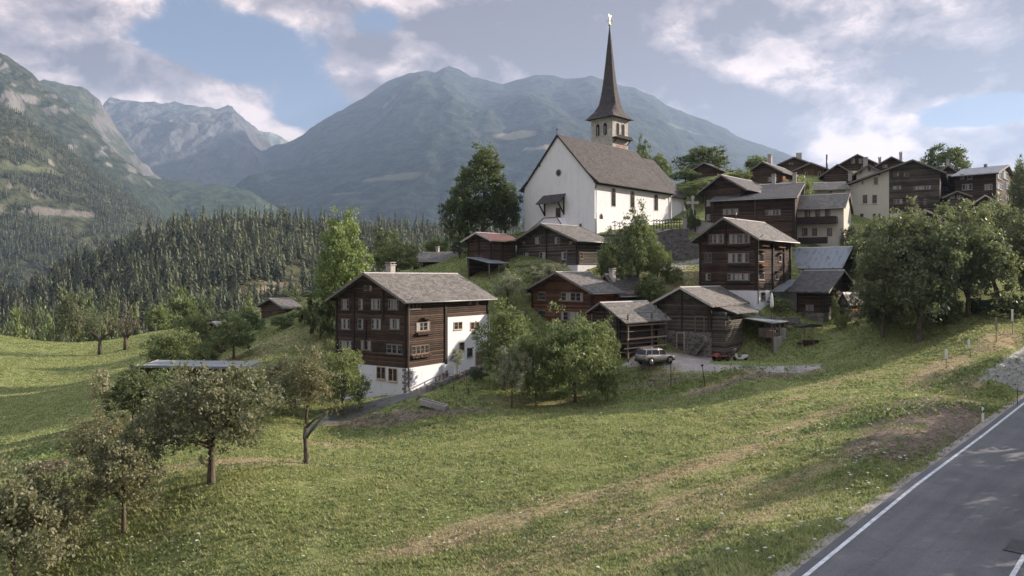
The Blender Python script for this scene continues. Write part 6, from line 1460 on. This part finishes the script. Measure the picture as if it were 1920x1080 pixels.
# wooden railing along the path and dry-stone edge
def fence(name, label, pts, hgt=.95, rails=(.45, .85), m=BEAM, post=.09, step=2.0, cat='fence', base=0):
    P = [gp(*q_) if len(q_) == 2 else at(q_[0], q_[2]) for q_ in pts]; r = empty(name, P[0], label=label, cat=cat)
    for a_, b_ in zip(P, P[1:]):
        k = max(1, round((b_-a_).length/step)); prev = None
        for i in range(k+1):
            q_ = a_.lerp(b_, i/k); q_.z = gz(q_.x, q_.y)+base; l = q_-P[0]
            if i < k or b_ == P[-1]: MB().box(l.x-post/2, l.x+post/2, l.y-post/2, l.y+post/2, l.z-.4, l.z+hgt).build('post', m, r)
            if prev is not None:
                for z in rails: MB().bar(prev+Vector((0, 0, z)), l+Vector((0, 0, z)), .05, .1).build('rail', m, r)
            prev = l
    return r
fence('railing', 'dark wooden railing beside the path to the farmhouse door', [(817, 724), (845, 707)], .9, (.5, .85), DARKW, .1, 1.6, 'railing')
fence('wooden_fence', 'weathered rail fence on the grass behind the farmhouse', [(915, 570, 93), (985, 566, 94)], 1.0, (.35, .65, .95), BEAM)
fence('wooden_fence', 'rail fence right of the tiny shed under the trees', [(1620, 585, 93), (1652, 588, 92)], 1.1, (.5, .95), BEAM)
fence('garden_fence', 'low plank fence behind the left apple trees', [(82, 888), (160, 880)], .7, (.25, .5, .65), PALEW)
P0 = [gp(800, 735), gp(822, 728), gp(845, 716), gp(880, 703)]
r = empty('path_wall', P0[0], label='low rough stone edge wall along the farmhouse path', cat='wall'); b = MB()
for a_, c_ in zip(P0, P0[1:]):
    n_ = int((c_-a_).length/.45)
    for i in range(n_):
        q_ = a_.lerp(c_, (i+.5)/n_)-P0[0]; b.box(q_.x-.26, q_.x+.26, q_.y-.2, q_.y+.2, q_.z-.4, q_.z+random.uniform(.4, .6))
b.build('stonework', STONE, r)
# pruned willow stump with netting
p = at(575, 50); r = empty('pollard_tree', p, label='pollarded stump with netted sheet hung over its cut branch left of the path', cat='tree stump')
b = MB(); b.tube([(0, 0, -.4), (0, 0, .2), (-.05, 0, 1.1), (-.12, 0, 1.9), (-.1, 0, 2.5)], [.24, .2, .16, .15, .1], 8); b.tube([(-.08, 0, 1.7), (.5, 0, 2.5), (1.45, 0, 3.55)], [.12, .09, .05], 7); b.tube([(-.12, 0, 2.4), (.55, 0, 3.0), (1.5, 0, 3.62)], [.10, .08, .04], 7); b.build('trunk', BARK, r)
def netm(t):
    p_ = t.node('ShaderNodeTexCoord').outputs['Object']; n_ = t.noise(p_, 14, 3); a = t.node('ShaderNodeBsdfTransparent'); d = pbsdf(t, (.22, .24, .23), .7)
    return t.node('ShaderNodeMixShader', {0: t.ramp(n_, .40, .52, .25, .95), 1: a.outputs[0], 2: d.outputs[0]})
v = []; 
for i in range(13):
    for j in range(7): x = -.1+1.6*i/12; v.append((x, -.12+.25*math.sin(j*1.1+i*.6)*.4, 2.5+x*.72-j/6*(.75-.25*i/12)+.04*math.sin(i*2.1)))
f = [(i*7+j, i*7+j+1, (i+1)*7+j+1, (i+1)*7+j) for i in range(12) for j in range(6)]
o = link('netting', np_mesh('netting', v, f, True), mat('garden_net', netm), r)
# swing frame / drying stand on the meadow
p = at(1516, 86.5); r = empty('feeding_rack', p, R(8), label='small open wooden rack with four pale posts and a dark roof on the right meadow', cat='rack')
for x in (-1.1, .9, -.25, .35):
    b = MB(); y = -.5 if x in (-1.1, .35) else .5; b.box(x-.05, x+.05, y-.05, y+.05, -.3, 2.0 if abs(x) > .5 else 1.9); b.build('post', PALEW, r)
b = MB(); b.prism([(-1.5, 1.95), (1.35, 2.1), (1.3, 2.3), (-.1, 2.42), (-1.6, 2.1)], 'y', -.75, .75); b.build('roof', ROOFD, r)
b = MB(); b.box(-1.15, 1.0, -.55, .55, .05, .15); b.box(-1.15, 1.0, -.55, -.5, .15, .5); b.build('crib', DARKW, r)
# folded parasol
p = at(1447, 90.0); z_ = max(p.z, (HY-588)/F*90.0); r = empty('parasol', (p.x, p.y, z_), label='folded white garden parasol beside the tall house door', cat='parasol')
b = MB(); b.tube([(0, 0, -.6), (0, 0, 2.5)], .03, 6); b.build('pole', BEAM, r); b = MB(); b.lathe([(.1, .75), (.22, .9), (.2, 1.5), (.15, 2.1), (.04, 2.6)], 10); b.build('canopy', CLOTHW, r)
# garden terrace wall between tall house and cottage
r = empty('terrace_wall', at(1462, 90.5), label='low stone terrace wall between the tall house and the small cottage', cat='wall'); 
b = MB(); b.box(-2.2, 2.6, -.25, .25, -1.5, .9); b.build('stonework', STONE, r); r.rotation_euler = (0, 0, R(8))
r = empty('concrete_wall', at(1448, 88.6), label='thin pale concrete wall beside the carport roof', cat='wall'); b = MB(); b.box(-1.6, 1.6, -.1, .1, -1.5, 1.3); b.build('panel', GREYP, r); r.rotation_euler = (0, 0, R(-10))
# wayside cross
p = P3(1299, 403, 122); r = empty('stone_cross', p, label='pale carved stone cross with cloverleaf head beside the choir', cat='cross')
b = MB(); b.box(-.25, .25, -.25, .25, -2.5, .6); b.build('pedestal', STONECAP, r); b = MB(); b.box(-.17, .17, -.14, .14, .6, 2.9); b.box(-.75, .75, -.13, .13, 1.85, 2.25)
for dx, dz in ((-.75, 2.05), (.75, 2.05), (0, 2.95)): b.prism([(dx+.28*math.cos(t_), dz+.28*math.sin(t_)) for t_ in np.linspace(0, 6.28, 11)[:-1]], 'y', -.12, .12)
b.build('cross', STONECAP, r)
# graves
GRV = [(1153, 'x'), (1162, 'x'), (1172, 'x'), (1181, 'x')]+[(1226+i*5.4, 'x') for i in range(10)]
for i, (px_, _) in enumerate(GRV):
    Y = 112.5; pyb = 436 if px_ < 1200 else 432-(px_-1226)*.05; q_ = P3(px_, pyb, Y)
    r = empty('grave_cross', q_, R(-20), label='dark wooden grave cross with a little roof in the cemetery', cat='grave', group='grave crosses in the churchyard')
    hh = 1.35+random.random()*.3; b = MB(); b.box(-.05, .05, -.04, .04, -1.2, hh); b.box(-.28, .28, -.035, .035, hh*.62, hh*.62+.1); b.build('cross', IRON, r)
    b = MB(); b.prism([(-.42, hh-.12), (0, hh+.16), (.42, hh-.12), (.38, hh-.17), (0, hh+.08), (-.38, hh-.17)], 'y', -.16, .16); b.build('little_roof', IRON, r)
    b = MB(); b.box(-.35, .35, -.9, -.1, -.3, .08); b.build('planting', LEAF['green'] if i % 3 == 1 else STONECAP, r)
# drainage grating at the road edge
p0 = Vector((RP[3][0], RP[3][1], RZ[3])); d_ = (RP[3]-RP[2]); d_ = d_/np.hypot(*d_); nx_, ny_ = d_[1], -d_[0]
c_ = gp(1905, 1028) if False else Vector((20.1, 28.6, 0)); t_ = rdist(np.array([c_.x]), np.array([c_.y])); 
r = empty('drain_grating', (c_.x, c_.y, float(t_[1][0])+.004), math.atan2(d_[1], d_[0]), label='rectangular ribbed drain grating set in the asphalt at the lower right', cat='grating')
b = MB(); b.box(-1.3, 1.3, -.5, -.44, 0, .012); b.box(-1.3, 1.3, .44, .5, 0, .012); b.box(-1.3, -1.24, -.44, .44, 0, .012); b.box(1.24, 1.3, -.44, .44, 0, .012); b.build('frame', METALP, r)
b = MB()
for k in range(31): x = -1.24+.08*(k+.5); b.box(x-.022, x+.022, -.44, .44, 0, .01)
b.build('bars', plain('worn_iron', (.10, .10, .10), .7), r)
# garden things at the left edge
p = at(90, 52); r = empty('raised_bed', p, R(10), label='raised garden bed of pale planks behind the left apple trees', cat='garden bed'); b = MB(); b.box(-1.2, 1.2, -.6, -.54, -.3, .5); b.box(-1.2, 1.2, .54, .6, -.3, .5); b.box(-1.2, -1.14, -.54, .54, -.3, .5); b.box(1.14, 1.2, -.54, .54, -.3, .5); b.build('planks', PALEW, r); b = MB(); b.box(-1.13, 1.13, -.53, .53, -.2, .42); b.build('earth', plain('earth', (.06, .045, .03), .95), r)
# utility pole on the meadow
p = at(236, 168); r = empty('utility_pole', p, label='thin wooden utility pole standing on the far meadow edge', cat='pole'); b = MB(); b.tube([(0, 0, -.5), (0, 0, 9.5)], [.13, .09], 6); b.build('pole', BEAM, r); b = MB(); b.box(-.6, .6, -.05, .05, 9.0, 9.12); b.build('crossarm', BEAM, r)
